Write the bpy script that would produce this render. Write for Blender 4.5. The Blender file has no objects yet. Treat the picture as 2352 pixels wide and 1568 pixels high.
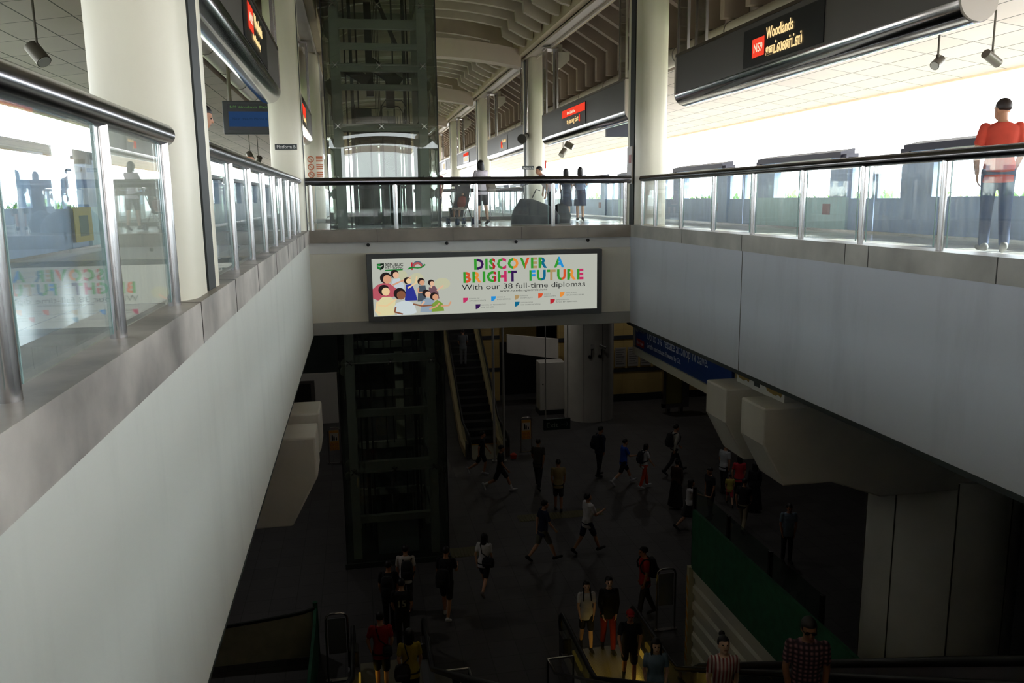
import bpy, bmesh, math, random
from mathutils import Vector, Matrix, Quaternion
random.seed(7)
scene = bpy.context.scene
COL = scene.collection
PI = math.pi
R = math.radians
V = Vector

# ---------------------------------------------------------------- levels
CAM_Z = 0.666
Z0 = -8.8            # concourse floor
XL, XR = -0.92, 5.645   # faces of the void walls
YB = 16.5            # face of the bridge
KERB_T, KERB_B = 0.10, -0.142
WALL_B = -1.96
XC = (XL + XR) / 2

# ---------------------------------------------------------------- materials
def lin(c):
    c = c / 255.0
    return c / 12.92 if c <= 0.04045 else ((c + 0.055) / 1.055) ** 2.4
def rgb(r, g, b): return (lin(r), lin(g), lin(b), 1.0)
_M = {}
def mat(name, col, rough=0.5, metal=0.0, noise=0.0, scale=4.0, bump=0.0, spec=0.5, stretch=None):
    if name in _M: return _M[name]
    m = bpy.data.materials.new(name); m.use_nodes = True
    nt = m.node_tree; b = nt.nodes['Principled BSDF']
    c = rgb(*col)
    b.inputs['Base Color'].default_value = c
    b.inputs['Roughness'].default_value = rough
    b.inputs['Metallic'].default_value = metal
    b.inputs['Specular IOR Level'].default_value = spec
    if noise > 0 or bump > 0:
        tc = nt.nodes.new('ShaderNodeTexCoord'); n = nt.nodes.new('ShaderNodeTexNoise')
        mp = nt.nodes.new('ShaderNodeMapping')
        if stretch: mp.inputs['Scale'].default_value = stretch
        n.inputs['Scale'].default_value = scale; n.inputs['Detail'].default_value = 6
        nt.links.new(tc.outputs['Object'], mp.inputs['Vector']); nt.links.new(mp.outputs['Vector'], n.inputs['Vector'])
        if noise > 0:
            r = nt.nodes.new('ShaderNodeValToRGB')
            lo = [max(0, x * (1 - noise)) for x in c[:3]]; hi = [min(1, x * (1 + noise * .6)) for x in c[:3]]
            r.color_ramp.elements[0].position = 0.3; r.color_ramp.elements[1].position = 0.7
            r.color_ramp.elements[0].color = (*lo, 1); r.color_ramp.elements[1].color = (*hi, 1)
            nt.links.new(n.outputs['Fac'], r.inputs['Fac']); nt.links.new(r.outputs['Color'], b.inputs['Base Color'])
        if bump > 0:
            bp = nt.nodes.new('ShaderNodeBump'); bp.inputs['Strength'].default_value = bump; bp.inputs['Distance'].default_value = 0.02
            nt.links.new(n.outputs['Fac'], bp.inputs['Height']); nt.links.new(bp.outputs['Normal'], b.inputs['Normal'])
    _M[name] = m
    return m

def emit(name, col, strength=1.0):
    if name in _M: return _M[name]
    m = bpy.data.materials.new(name); m.use_nodes = True
    nt = m.node_tree; nt.nodes.clear()
    o = nt.nodes.new('ShaderNodeOutputMaterial'); e = nt.nodes.new('ShaderNodeEmission')
    e.inputs['Color'].default_value = rgb(*col); e.inputs['Strength'].default_value = strength
    nt.links.new(e.outputs[0], o.inputs['Surface'])
    _M[name] = m
    return m

def glass(name, tint, dirt=0.03, dirt_scale=3.0, refl=1.0, rough=0.0, streak=None):
    """thin pane: tinted see-through, mirror by Fresnel, a film of dust"""
    if name in _M: return _M[name]
    m = bpy.data.materials.new(name); m.use_nodes = True
    nt = m.node_tree; nt.nodes.clear()
    N = nt.nodes.new; L = nt.links.new
    o = N('ShaderNodeOutputMaterial'); t = N('ShaderNodeBsdfTransparent'); g = N('ShaderNodeBsdfGlossy'); mx = N('ShaderNodeMixShader')
    # mirror share of a thin pane, the same from both sides: .04 + .96 (1 - cos)^5
    ge = N('ShaderNodeNewGeometry'); dt = N('ShaderNodeVectorMath'); dt.operation = 'DOT_PRODUCT'; L(ge.outputs['Incoming'], dt.inputs[0]); L(ge.outputs['Normal'], dt.inputs[1])
    ab = N('ShaderNodeMath'); ab.operation = 'ABSOLUTE'; L(dt.outputs['Value'], ab.inputs[0])
    om = N('ShaderNodeMath'); om.operation = 'SUBTRACT'; om.inputs[0].default_value = 1; L(ab.outputs[0], om.inputs[1])
    pw = N('ShaderNodeMath'); pw.operation = 'POWER'; L(om.outputs[0], pw.inputs[0]); pw.inputs[1].default_value = 5
    fr = N('ShaderNodeMath'); fr.operation = 'MULTIPLY_ADD'; L(pw.outputs[0], fr.inputs[0]); fr.inputs[1].default_value = .96; fr.inputs[2].default_value = .04
    t.inputs['Color'].default_value = (*tint, 1); g.inputs['Roughness'].default_value = rough
    g.inputs['Color'].default_value = (refl, refl, refl, 1)
    L(fr.outputs[0], mx.inputs['Fac']); L(t.outputs[0], mx.inputs[1]); L(g.outputs[0], mx.inputs[2])
    out = mx
    if dirt > 0:
        d = N('ShaderNodeBsdfDiffuse'); tl = N('ShaderNodeBsdfTranslucent'); am = N('ShaderNodeMixShader'); am.inputs['Fac'].default_value = 0.5
        d.inputs['Color'].default_value = (.8, .84, .85, 1); tl.inputs['Color'].default_value = (.8, .84, .85, 1)
        L(d.outputs[0], am.inputs[1]); L(tl.outputs[0], am.inputs[2])
        tc = N('ShaderNodeTexCoord'); mp = N('ShaderNodeMapping'); n = N('ShaderNodeTexNoise'); n.inputs['Scale'].default_value = dirt_scale; n.inputs['Detail'].default_value = 8
        if streak: mp.inputs['Scale'].default_value = streak; mp.inputs['Rotation'].default_value = (0.5, 0, 0)
        L(tc.outputs['Object'], mp.inputs['Vector']); L(mp.outputs['Vector'], n.inputs['Vector'])
        mr = N('ShaderNodeMapRange'); mr.inputs['From Min'].default_value = .35; mr.inputs['From Max'].default_value = .75
        mr.inputs['To Min'].default_value = dirt * .3; mr.inputs['To Max'].default_value = dirt * 2
        L(n.outputs['Fac'], mr.inputs['Value'])
        m2 = N('ShaderNodeMixShader'); L(mr.outputs[0], m2.inputs['Fac']); L(mx.outputs[0], m2.inputs[1]); L(am.outputs[0], m2.inputs[2])
        out = m2
    L(out.outputs[0], o.inputs['Surface'])
    _M[name] = m
    return m

def tiles(name, c1, joint, sx, sy, jw=0.02, rough=0.5, noise=0.15, axis='XY', spec=0.5, offset=0.0):
    """square tile grid with joints; axis picks which object axes carry the grid"""
    if name in _M: return _M[name]
    m = bpy.data.materials.new(name); m.use_nodes = True
    nt = m.node_tree; b = nt.nodes['Principled BSDF']; N = nt.nodes.new; L = nt.links.new
    tc = N('ShaderNodeTexCoord'); sp = N('ShaderNodeSeparateXYZ'); cb = N('ShaderNodeCombineXYZ')
    L(tc.outputs['Object'], sp.inputs[0])
    L(sp.outputs[axis[0]], cb.inputs['X']); L(sp.outputs[axis[1]], cb.inputs['Y'])
    br = N('ShaderNodeTexBrick'); br.offset = offset; br.squash = 1
    br.inputs['Scale'].default_value = 1; br.inputs['Brick Width'].default_value = sx; br.inputs['Row Height'].default_value = sy
    br.inputs['Mortar Size'].default_value = jw; br.inputs['Mortar Smooth'].default_value = 0.1
    c = rgb(*c1); br.inputs['Color1'].default_value = c
    br.inputs['Color2'].default_value = (*[x * (1 - noise) for x in c[:3]], 1); br.inputs['Mortar'].default_value = rgb(*joint)
    L(cb.outputs[0], br.inputs['Vector'])
    n = N('ShaderNodeTexNoise'); n.inputs['Scale'].default_value = 1.3; n.inputs['Detail'].default_value = 5; L(tc.outputs['Object'], n.inputs['Vector'])
    mxx = N('ShaderNodeMixRGB'); mxx.blend_type = 'MULTIPLY'; mxx.inputs['Fac'].default_value = noise * 1.5
    L(br.outputs['Color'], mxx.inputs[1]); L(n.outputs['Fac'], mxx.inputs[2])
    L(mxx.outputs[0], b.inputs['Base Color'])
    b.inputs['Roughness'].default_value = rough; b.inputs['Specular IOR Level'].default_value = spec
    _M[name] = m
    return m

def plaster(name, col, stain=0.25, vertical=True, rough=0.75):
    """painted plaster with faint runs of grime"""
    if name in _M: return _M[name]
    m = mat(name, col, rough)
    nt = m.node_tree; b = nt.nodes['Principled BSDF']; N = nt.nodes.new; L = nt.links.new
    tc = N('ShaderNodeTexCoord'); mp = N('ShaderNodeMapping'); mp.inputs['Scale'].default_value = (1, 1.2, .22) if vertical else (1, 1, 1)
    n = N('ShaderNodeTexNoise'); n.inputs['Scale'].default_value = 2.2; n.inputs['Detail'].default_value = 9; n.inputs['Roughness'].default_value = .65
    L(tc.outputs['Object'], mp.inputs['Vector']); L(mp.outputs['Vector'], n.inputs['Vector'])
    r = N('ShaderNodeValToRGB'); c = rgb(*col)
    r.color_ramp.elements[0].position = .25; r.color_ramp.elements[1].position = .5
    r.color_ramp.elements[0].color = (*[x * (1 - stain) for x in c[:3]], 1); r.color_ramp.elements[1].color = c
    L(n.outputs['Fac'], r.inputs['Fac']); L(r.outputs['Color'], b.inputs['Base Color'])
    return m

def check(name, c1, c2, sc, kind='plaid'):
    """woven plaid or vertical stripes for cloth"""
    if name in _M: return _M[name]
    m = mat(name, c1, .9); nt = m.node_tree; b = nt.nodes['Principled BSDF']; N = nt.nodes.new; L = nt.links.new
    tc = N('ShaderNodeTexCoord'); w1 = N('ShaderNodeTexWave'); w1.bands_direction = 'X'; w1.inputs['Scale'].default_value = sc
    L(tc.outputs['Object'], w1.inputs['Vector'])
    mx = N('ShaderNodeMixRGB'); mx.inputs[1].default_value = rgb(*c1); mx.inputs[2].default_value = rgb(*c2)
    if kind == 'plaid':
        w2 = N('ShaderNodeTexWave'); w2.bands_direction = 'Z'; w2.inputs['Scale'].default_value = sc; L(tc.outputs['Object'], w2.inputs['Vector'])
        ad = N('ShaderNodeMath'); ad.operation = 'MULTIPLY'; L(w1.outputs['Fac'], ad.inputs[0]); L(w2.outputs['Fac'], ad.inputs[1]); fac = ad.outputs[0]
    elif kind == 'rows':
        w1.bands_direction = 'Z'; fac = w1.outputs['Fac']
    else: fac = w1.outputs['Fac']
    L(fac, mx.inputs['Fac']); L(mx.outputs[0], b.inputs['Base Color'])
    return m

CREAM = plaster('cream_paint', (232, 226, 205), .08, rough=.45)
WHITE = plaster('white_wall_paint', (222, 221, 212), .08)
WHITE_R = plaster('white_wall_paint_shaded', (196, 198, 205), .12)  # left wall's white, darkened in colour for the side turned from the light
STONE = mat('mottled_kerb_stone', (186, 178, 170), .45, noise=.6, scale=1.7, bump=.1)
STONE_B = mat('brown_grey_kerb_stone', (172, 168, 160), .4, noise=.3, scale=1.6)
STONE_BR = mat('brown_bridge_kerb_stone', (128, 118, 106), .4, noise=.3, scale=1.6)
STEEL = mat('brushed_stainless_steel', (190, 186, 184), .22, 1.0)
STEEL_D = mat('dark_handrail_steel', (128, 128, 134), .2, 1.0)
RAILG = glass('railing_glass', (.945, .985, .98), .05, 5.0, streak=(1, 3, .6))
EDGE = mat('green_glass_edge', (150, 176, 172), .2)
FLOOR = tiles('platform_tiles', (204, 200, 190), (120, 116, 110), .6, .6, .008, .2, .12)
CONC = mat('concrete_grey', (118, 112, 104), .85, noise=.2, scale=3, bump=.15)
PIER = mat('pier_paint', (210, 206, 198), .7, noise=.1, scale=1.5)
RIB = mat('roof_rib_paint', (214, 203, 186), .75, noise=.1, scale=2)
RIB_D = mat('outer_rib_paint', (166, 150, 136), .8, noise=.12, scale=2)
BEAM = plaster('roof_beam_paint', (222, 206, 176), .1)
ARCH = plaster('arch_beam_paint', (226, 208, 194), .08)
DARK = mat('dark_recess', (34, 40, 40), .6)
SOFFIT = tiles('soffit_panels', (226, 210, 208), (96, 88, 88), 1.25, .62, .012, .6, .1, 'YX')
SIGNGREY = mat('sign_face_grey', (92, 87, 85), .5)
SCREEN = mat('sign_screen_black', (26, 28, 32), .35)
LIFTSTEEL = mat('lift_frame_steel', (168, 170, 160), .5)
LIFTG = glass('lift_glass', (.75, .785, .755), .012, 2.0, refl=.7)
BLACKRUB = mat('black_rubber', (18, 18, 18), .5)
CFLOOR = tiles('concourse_floor_tiles', (84, 82, 82), (62, 60, 60), .6, .6, .01, .55, .2, spec=.3)

# ---------------------------------------------------------------- mesh helpers
def box(bm, x0, x1, y0, y1, z0, z1, mi=0):
    vs = [bm.verts.new((x, y, z)) for x in (x0, x1) for y in (y0, y1) for z in (z0, z1)]
    for q in ((0, 1, 3, 2), (4, 6, 7, 5), (0, 4, 5, 1), (2, 3, 7, 6), (0, 2, 6, 4), (1, 5, 7, 3)):
        f = bm.faces.new([vs[i] for i in q]); f.material_index = mi
    return vs
def obox(bm, c, ax, ay, az, hx, hy, hz):
    """oriented box: centre, three axes, half sizes"""
    c = V(c); vs = [bm.verts.new(c + ax * (sx * hx) + ay * (sy * hy) + az * (sz * hz)) for sx in (-1, 1) for sy in (-1, 1) for sz in (-1, 1)]
    for q in ((0, 1, 3, 2), (4, 6, 7, 5), (0, 4, 5, 1), (2, 3, 7, 6), (0, 2, 6, 4), (1, 5, 7, 3)): bm.faces.new([vs[i] for i in q])
def frame_of(d):
    d = d.normalized(); a = V((0, 0, 1)) if abs(d.z) < .95 else V((0, 1, 0))
    u = a.cross(d).normalized(); return u, d.cross(u).normalized()
def bar(bm, p, q, w, h=None):
    """square bar from p to q"""
    p, q = V(p), V(q); d = q - p; u, v = frame_of(d)
    obox(bm, (p + q) / 2, d.normalized(), u, v, d.length / 2, w / 2, (h or w) / 2)
def cyl(bm, p, q, r, r2=None, seg=14, caps=True):
    p, q = V(p), V(q); r2 = r if r2 is None else r2; u, v = frame_of(q - p)
    a = [bm.verts.new(p + (u * math.cos(2 * PI * i / seg) + v * math.sin(2 * PI * i / seg)) * r) for i in range(seg)]
    b = [bm.verts.new(q + (u * math.cos(2 * PI * i / seg) + v * math.sin(2 * PI * i / seg)) * r2) for i in range(seg)]
    for i in range(seg): bm.faces.new((a[i], a[(i + 1) % seg], b[(i + 1) % seg], b[i]))
    if caps: bm.faces.new(a[::-1]); bm.faces.new(b)
def tube(bm, pts, r, seg=10, closed=False):
    pts = [V(p) for p in pts]; n = len(pts); rings = []; pu = None
    for i, p in enumerate(pts):
        d = (pts[min(i + 1, n - 1)] - pts[max(i - 1, 0)]) if not closed else (pts[(i + 1) % n] - pts[i - 1])
        d.normalize()
        if pu is None: u, v = frame_of(d)
        else:
            u = (pu - d * pu.dot(d)).normalized(); v = d.cross(u)
        pu = u
        rings.append([bm.verts.new(p + (u * math.cos(2 * PI * k / seg) + v * math.sin(2 * PI * k / seg)) * r) for k in range(seg)])
    m = n if closed else n - 1
    for i in range(m):
        a, b = rings[i], rings[(i + 1) % n]
        for k in range(seg): bm.faces.new((a[k], a[(k + 1) % seg], b[(k + 1) % seg], b[k]))
    if not closed: bm.faces.new(rings[0][::-1]); bm.faces.new(rings[-1])
def prism(bm, poly, fn, t0, t1, mi=0):
    """extrude a 2D polygon; fn(u, v, t) -> 3D"""
    a = [bm.verts.new(fn(u, v, t0)) for u, v in poly]; b = [bm.verts.new(fn(u, v, t1)) for u, v in poly]; n = len(poly)
    fs = [bm.faces.new((a[i], a[(i + 1) % n], b[(i + 1) % n], b[i])) for i in range(n)]
    fs.append(bm.faces.new(a[::-1])); fs.append(bm.faces.new(b))
    for f in fs: f.material_index = mi
XZ = lambda u, v, t: (u, t, v)
YZ = lambda u, v, t: (t, u, v)
XY = lambda u, v, t: (u, v, t)
def strip(bm, lower, upper, fn, t0, t1):
    """solid between two polylines with the same number of points"""
    prs = list(zip(lower, upper)); L = []
    for (a, b) in prs:
        L.append([bm.verts.new(fn(*a, t0)), bm.verts.new(fn(*b, t0)), bm.verts.new(fn(*b, t1)), bm.verts.new(fn(*a, t1))])
    for i in range(len(L) - 1):
        p, q = L[i], L[i + 1]
        for k in range(4): bm.faces.new((p[k], p[(k + 1) % 4], q[(k + 1) % 4], q[k]))
    bm.faces.new(L[0][::-1]); bm.faces.new(L[-1])
def sphere(bm, c, rx, ry=None, rz=None, seg=14, rings=10, rot=None):
    ry = ry or rx; rz = rz or rx
    r = bmesh.ops.create_uvsphere(bm, u_segments=seg, v_segments=rings, radius=1)
    M_ = Matrix.Translation(V(c)) @ (rot or Matrix()) @ Matrix.Diagonal((rx, ry, rz, 1))
    bmesh.ops.transform(bm, matrix=M_, verts=r['verts']); return r['verts']
def rrect(x0, x1, y0, y1, r, n=6):
    pts = []
    for cx, cy, a in ((x1 - r, y1 - r, 0), (x0 + r, y1 - r, 90), (x0 + r, y0 + r, 180), (x1 - r, y0 + r, 270)):
        for i in range(n + 1):
            t = R(a + 90 * i / n); pts.append((cx + r * math.cos(t), cy + r * math.sin(t)))
    return pts

def obj(name, bm, m, parent=None, smooth=False, kind=None, bevel=0.0):
    bmesh.ops.recalc_face_normals(bm, faces=bm.faces[:])
    me = bpy.data.meshes.new(name); bm.to_mesh(me); bm.free()
    for mm in (m if isinstance(m, (list, tuple)) else [m]): me.materials.append(mm)
    if smooth:
        for p in me.polygons: p.use_smooth = True
        try: me.set_sharp_from_angle(angle=R(40))
        except Exception: pass
    o = bpy.data.objects.new(name, me); COL.objects.link(o)
    if parent is not None:
        o.parent = parent
    if bevel:
        md = o.modifiers.new('edge', 'BEVEL'); md.width = bevel; md.segments = 2; md.limit_method = 'ANGLE'
    if kind: o['kind'] = kind
    return o
def BM(): return bmesh.new()
def off(o):
    t = V((0, 0, 0))
    while o is not None: t = t + o.location; o = o.parent
    return t
def part(name, bm, m, parent, smooth=False, kind=None, bevel=0.0):
    """a part whose mesh is given in world coordinates"""
    bmesh.ops.translate(bm, vec=-off(parent), verts=bm.verts[:])
    return obj(name, bm, m, parent, smooth, kind, bevel)
def tag(o, label, cat, group=None, kind=None):
    o['label'] = label; o['category'] = cat
    if group: o['group'] = group
    if kind: o['kind'] = kind
    return o
def thing(name, label, cat, loc=(0, 0, 0), rz=0.0, group=None):
    o = bpy.data.objects.new(name, None); COL.objects.link(o); o.empty_display_size = .1
    o.location = loc; o.rotation_euler = (0, 0, rz)
    return tag(o, label, cat, group)
def struct(name, bm, m, label=None, cat=None, smooth=False):
    o = obj(name, bm, m, None, smooth, 'structure')
    if label: o['label'] = label; o['category'] = cat
    return o
def dup(root, loc=None, label=None, rz=None, scale=None):
    r = root.copy(); COL.objects.link(r)
    if loc is not None: r.location = loc
    if rz is not None: r.rotation_euler = (0, 0, rz)
    if scale is not None: r.scale = scale
    if label: r['label'] = label
    for ch in list(root.children):
        c = ch.copy(); COL.objects.link(c); c.parent = r
        for g in list(ch.children):
            d = g.copy(); COL.objects.link(d); d.parent = c
    return r

# text ----------------------------------------------------------------
def text_mesh(s, size, align='LEFT', bold=0.0, extrude=0.002, spacing=1.0, sx=1.0):
    cu = bpy.data.curves.new('lettering', 'FONT'); cu.body = s; cu.size = size; cu.align_x = align
    cu.offset = bold * size; cu.extrude = extrude; cu.space_character = spacing; cu.resolution_u = 2
    o = bpy.data.objects.new('lettering', cu); COL.objects.link(o)
    dg = bpy.context.evaluated_depsgraph_get(); dg.update()
    me = bpy.data.meshes.new_from_object(o.evaluated_get(dg))
    bpy.data.objects.remove(o); bpy.data.curves.remove(cu)
    if sx != 1.0: me.transform(Matrix.Diagonal((sx, 1, 1, 1)))
    return me
def text(name, s, size, M_, m, parent=None, fit=None, **kw):
    """lettering; M_ maps text plane (x right, y up, z out) into parent space; fit = wanted width"""
    me = text_mesh(s, size, **kw)
    if fit:
        xs = [v.co.x for v in me.vertices]; w = max(xs) - min(xs)
        if w > 0: me.transform(Matrix.Diagonal((fit / w, 1, 1, 1)))
    me.materials.clear(); me.materials.append(m)
    me.transform(M_)
    o = bpy.data.objects.new(name, me); COL.objects.link(o)
    if parent is not None: o.parent = parent
    return o
def plane_M(o, right, up):
    right, up = V(right).normalized(), V(up).normalized(); n = right.cross(up)
    M_ = Matrix((right, up, n)).transposed().to_4x4(); M_.translation = V(o); return M_
SKY_L, SKY_R, SUN_E, EXPO, FILL_LAMP = 5.0, 13.0, 22.0, 0.25, 9.0
# ================================================================ SETTING
# --- concourse floor and walls
bm = BM(); box(bm, -22, 30, -24, 62, Z0 - .3, Z0); struct('floor', bm, CFLOOR)
YEL = tiles('yellow_wall_tiles', (206, 178, 112), (180, 154, 98), .6, .6, .008, .5, .15, 'XZ')
DSTRIPE = mat('dark_wall_band', (52, 54, 58), .5)
WPANEL = plaster('white_panel_paint', (206, 202, 196), .1)
DKWALL = mat('dark_green_wall', (32, 42, 38), .7)
GREYW = mat('concourse_side_wall', (92, 88, 82), .8, noise=.1)
bm = BM(); box(bm, -22.3, -22, -24, 62, Z0, -2); struct('wall_left', bm, GREYW)
bm = BM(); box(bm, 30, 30.3, -24, 62, Z0, -2); struct('wall_right', bm, GREYW)
bm = BM(); box(bm, -22, 30, -24.3, -24, Z0, -2); struct('wall_rear', bm, GREYW)
bm = BM(); box(bm, -22, 30, 62, 62.3, Z0, -2); struct('wall_end', bm, GREYW)
# yellow tiled wall with dark bands
w = BM(); box(w, 8.9, 24, 36.0, 36.3, Z0, WALL_B); box(w, 6.3, 8.95, 41.0, 41.3, Z0, WALL_B); box(w, 5.2, 6.4, 37.5, 37.8, Z0, WALL_B)
wf = struct('wall_back', w, YEL)
for i, z in enumerate((-3.2, -4.55, -5.75, -7.3)):
    b = BM(); box(b, 8.89, 24.0, 35.97, 36.0, z - .09, z + .09); box(b, 5.19, 6.41, 37.47, 37.5, z - .09, z + .09)
    o = struct('trim_%d' % (i + 1), b, DSTRIPE)
bm = BM(); box(bm, 8.9, 24, 35.95, 36.0, Z0, Z0 + .35); struct('baseboard_back', bm, DARK)
bm = BM(); box(bm, -9, -1.1, 35.2, 35.5, Z0, -6.62); struct('wall_low', bm, WPANEL)
bm = BM(); box(bm, -9, 3.4, 35.5, 35.8, -6.62, WALL_B); struct('wall_upper', bm, DKWALL)
# doorway in the low white wall
t = thing('door_frame', 'dark doorway in the white wall behind the left concrete corbel', 'doorway', (-2.7, 35.2, Z0))
b = BM(); box(b, -3.4, -3.25, 35.12, 35.2, Z0, -7.0); box(b, -2.2, -2.05, 35.12, 35.2, Z0, -7.0); box(b, -3.4, -2.05, 35.12, 35.2, -7.0, -6.88); part('frame', b, mat('grey_door_frame', (84, 80, 74), .6), t)
b = BM(); box(b, -3.25, -2.2, 35.16, 35.2, Z0, -7.0); part('door', b, mat('door_black', (24, 26, 26), .6), t)
# hanging white fascia and the white box below it
t = thing('fascia_panel', 'long white hanging fascia above the dark shop front', 'fascia', (7.5, 35.5, -6.3))
b = BM(); prism(b, [(6.38, -6.09), (8.72, -6.48), (8.72, -5.58), (6.38, -5.28)], XZ, 35.3, 35.5); part('panel', b, WPANEL, t)
bm = BM(); box(bm, 6.3, 8.9, 38.5, 38.8, Z0, -6.2); struct('wall_shopfront', bm, mat('shop_black', (20, 21, 21), .5))
t = thing('utility_cabinet', 'tall white utility cabinet beside the round concourse column', 'cabinet', (8.2, 35.0, Z0))
b = BM(); box(b, 7.66, 8.8, 34.4, 35.2, Z0 + .2, -6.45); part('body', b, WPANEL, t, bevel=.02)
b = BM(); box(b, 7.62, 8.84, 34.36, 35.22, Z0, Z0 + .2); part('plinth', b, DARK, t)
b = BM(); cyl(b, (7.78, 34.37, -7.4), (7.78, 34.33, -7.4), .03); part('handle', b, DARK, t)
t = thing('fire_hose_cabinet', 'narrow post with red fire equipment beside white cabinet', 'fire cabinet', (8.95, 34.2, Z0))
b = BM(); box(b, 8.9, 9.02, 34.1, 34.25, Z0, -5.2); part('post', b, mat('beige_post', (170, 140, 92), .6), t)
b = BM(); box(b, 8.78, 8.98, 34.0, 34.1, -8.0, -7.1); part('extinguisher', b, mat('red_paint', (150, 40, 36), .5), t)

# --- floors of the platform level: slabs round the voids
def slab(name, x0, x1, y0, y1, zt=0.0, zb=WALL_B + .02):
    b = BM(); box(b, x0, x1, y0, y1, zb, zt); return struct(name, b, FLOOR)
slab('floor_platform_right', XR + .02, 8.95, -34, 92)
slab('floor_platform_left', -4.25, XL - .02, -34, 92)
slab('floor_rear', XL - .02, XR + .02, -34, -2.5)
LX0, LX1, LY0, LY1 = -.6, 2.06, 20.5, 23.2     # lift shaft plan
slab('floor_bridge', XL - .02, XR + .02, YB + .25, LY0)
slab('floor_lift_left', XL - .02, LX0, LY0, LY1)
slab('floor_lift_right', LX1, XR + .02, LY0, LY1)
slab('floor_lift_behind', XL - .02, XR + .02, LY1, 26.6)
slab('floor_far', XL - .02, XR + .02, 48.5, 92)
bm = BM(); box(bm, 8.95, 13.6, -34, 92, -2.3, -1.3); struct('floor_track_right', bm, CONC)
bm = BM(); box(bm, -8.9, -4.25, -34, 92, -2.3, -1.3); struct('floor_track_left', bm, mat('ballast_dark', (70, 62, 56), .9, noise=.3, scale=8))
bm = BM(); box(bm, -9, 14, -34.6, -34.2, -2.3, 2.5); box(bm, -9, -1.0, -34.6, -34.2, 2.5, 5.2); box(bm, 5.7, 14, -34.6, -34.2, 2.5, 5.2); struct('wall_platform_end', bm, GREYW)

# --- void walls and kerbs
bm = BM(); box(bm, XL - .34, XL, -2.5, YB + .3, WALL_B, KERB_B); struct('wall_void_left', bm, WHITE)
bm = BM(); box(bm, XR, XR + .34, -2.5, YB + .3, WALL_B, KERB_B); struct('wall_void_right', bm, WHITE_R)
bm = BM(); box(bm, XL - .44, XL + .02, -2.5, YB, KERB_B, KERB_T); struct('trim_11', bm, STONE)
bm = BM(); box(bm, XR - .02, XR + .32, -2.5, YB, KERB_B, KERB_T); struct('trim_12', bm, STONE_B)
bm = BM(); box(bm, XL, XR, YB - .03, YB + .42, KERB_B, KERB_T); struct('trim_13', bm, STONE_BR)
# kerb joints
JOINT = mat('kerb_joint', (78, 74, 68), .8)
b = BM()
for y in (2.1, 4.95, 6.35, 7.8, 9.6, 11.3, 13.0, 14.8): box(b, XL + .018, XL + .0225, y, y + .012, KERB_B, KERB_T); box(b, XL - .4, XL + .0225, y, y + .012, KERB_T, KERB_T + .001)
struct('trim_14', b, JOINT)
b = BM()
for y in (11.4, 8.75, 6.4, 13.7, 8.3): box(b, XR - .0225, XR - .018, y, y + .012, KERB_B, KERB_T)
for x in (.4, 1.9, 3.3, 4.7): box(b, x, x + .008, YB - .034, YB - .029, KERB_B, KERB_T)
struct('trim_15', b, mat('kerb_joint_dark', (70, 68, 64), .8))
# vertical crack joint in right wall; dark drip edges under both walls
b = BM(); box(b, XR - .003, XR + .01, 11.4, 11.415, WALL_B, KERB_B); struct('trim_16', b, JOINT)
DRIP = mat('wall_drip_edge', (46, 52, 50), .6)
b = BM(); box(b, XR - .005, XR + .3, -2.5, YB + .2, WALL_B - .06, WALL_B); struct('trim_17', b, DRIP)
b = BM(); box(b, XL - .3, XL + .004, -2.5, YB + .2, WALL_B - .02, WALL_B); struct('trim_18', b, DRIP)
# bridge fascia: white band, plaster side panels, lower grey lip
BAND = plaster('bridge_band_paint', (206, 204, 200), .08)
BPAN = plaster('bridge_panel_paint', (212, 206, 190), .14)
LIP = plaster('bridge_lip_paint', (150, 148, 142), .08)
bm = BM(); box(bm, XL, XR, YB + .08, YB + .3, -.36, KERB_B); struct('wall_bridge_band', bm, BAND)
bm = BM(); box(bm, XL, XR, YB + .02, YB + .3, -1.74, -.36); struct('wall_bridge', bm, BPAN)
bm = BM(); box(bm, XL, XR, YB - .02, YB + .4, WALL_B, -1.72); struct('trim_19', bm, LIP)
# screw eyes over the sign
for i, x in enumerate((.22, 1.78, 3.2, 4.72)):
    b = BM(); cyl(b, (x, YB + .08, -.2), (x, YB + .03, -.2), .025, seg=10); sphere(b, (x, YB + .03, -.2), .035)
    o = obj('ceiling_bolt', b, BLACKRUB, smooth=True)
    tag(o, ('leftmost', 'second from left', 'third from left', 'rightmost')[i] + ' of four dark anchor bolts above the lit advertisement', 'bolt', 'anchor bolts above the advertisement')

# --- back rooms of the far void
bm = BM(); box(bm, XL - .34, XL, 26.6, 48.5, WALL_B, KERB_T); struct('wall_void_far_left', bm, WHITE)
bm = BM(); box(bm, XR, XR + .34, 26.6, 48.5, WALL_B, KERB_T); struct('wall_void_far_right', bm, WHITE)
bm = BM(); box(bm, XL, XR, 26.35, 26.65, WALL_B, KERB_T); struct('wall_void_far_near', bm, CONC)

# --- roof ----------------------------------------------------------------
BEAM_B, BEAM_T = 5.28, 6.25
bm = BM(); prism(bm, [(5.5, BEAM_B), (6.3, BEAM_B), (6.3, 6.5), (5.75, 6.5), (5.5, 6.2)], XZ, -34, 92); struct('beam_right', bm, BEAM)
bm = BM(); prism(bm, [(2 * XC - 5.5, BEAM_B), (2 * XC - 5.5, 6.2), (2 * XC - 5.75, 6.5), (2 * XC - 6.3, 6.5), (2 * XC - 6.3, BEAM_B)], XZ, -34, 92); struct('beam_left', bm, BEAM)
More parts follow.
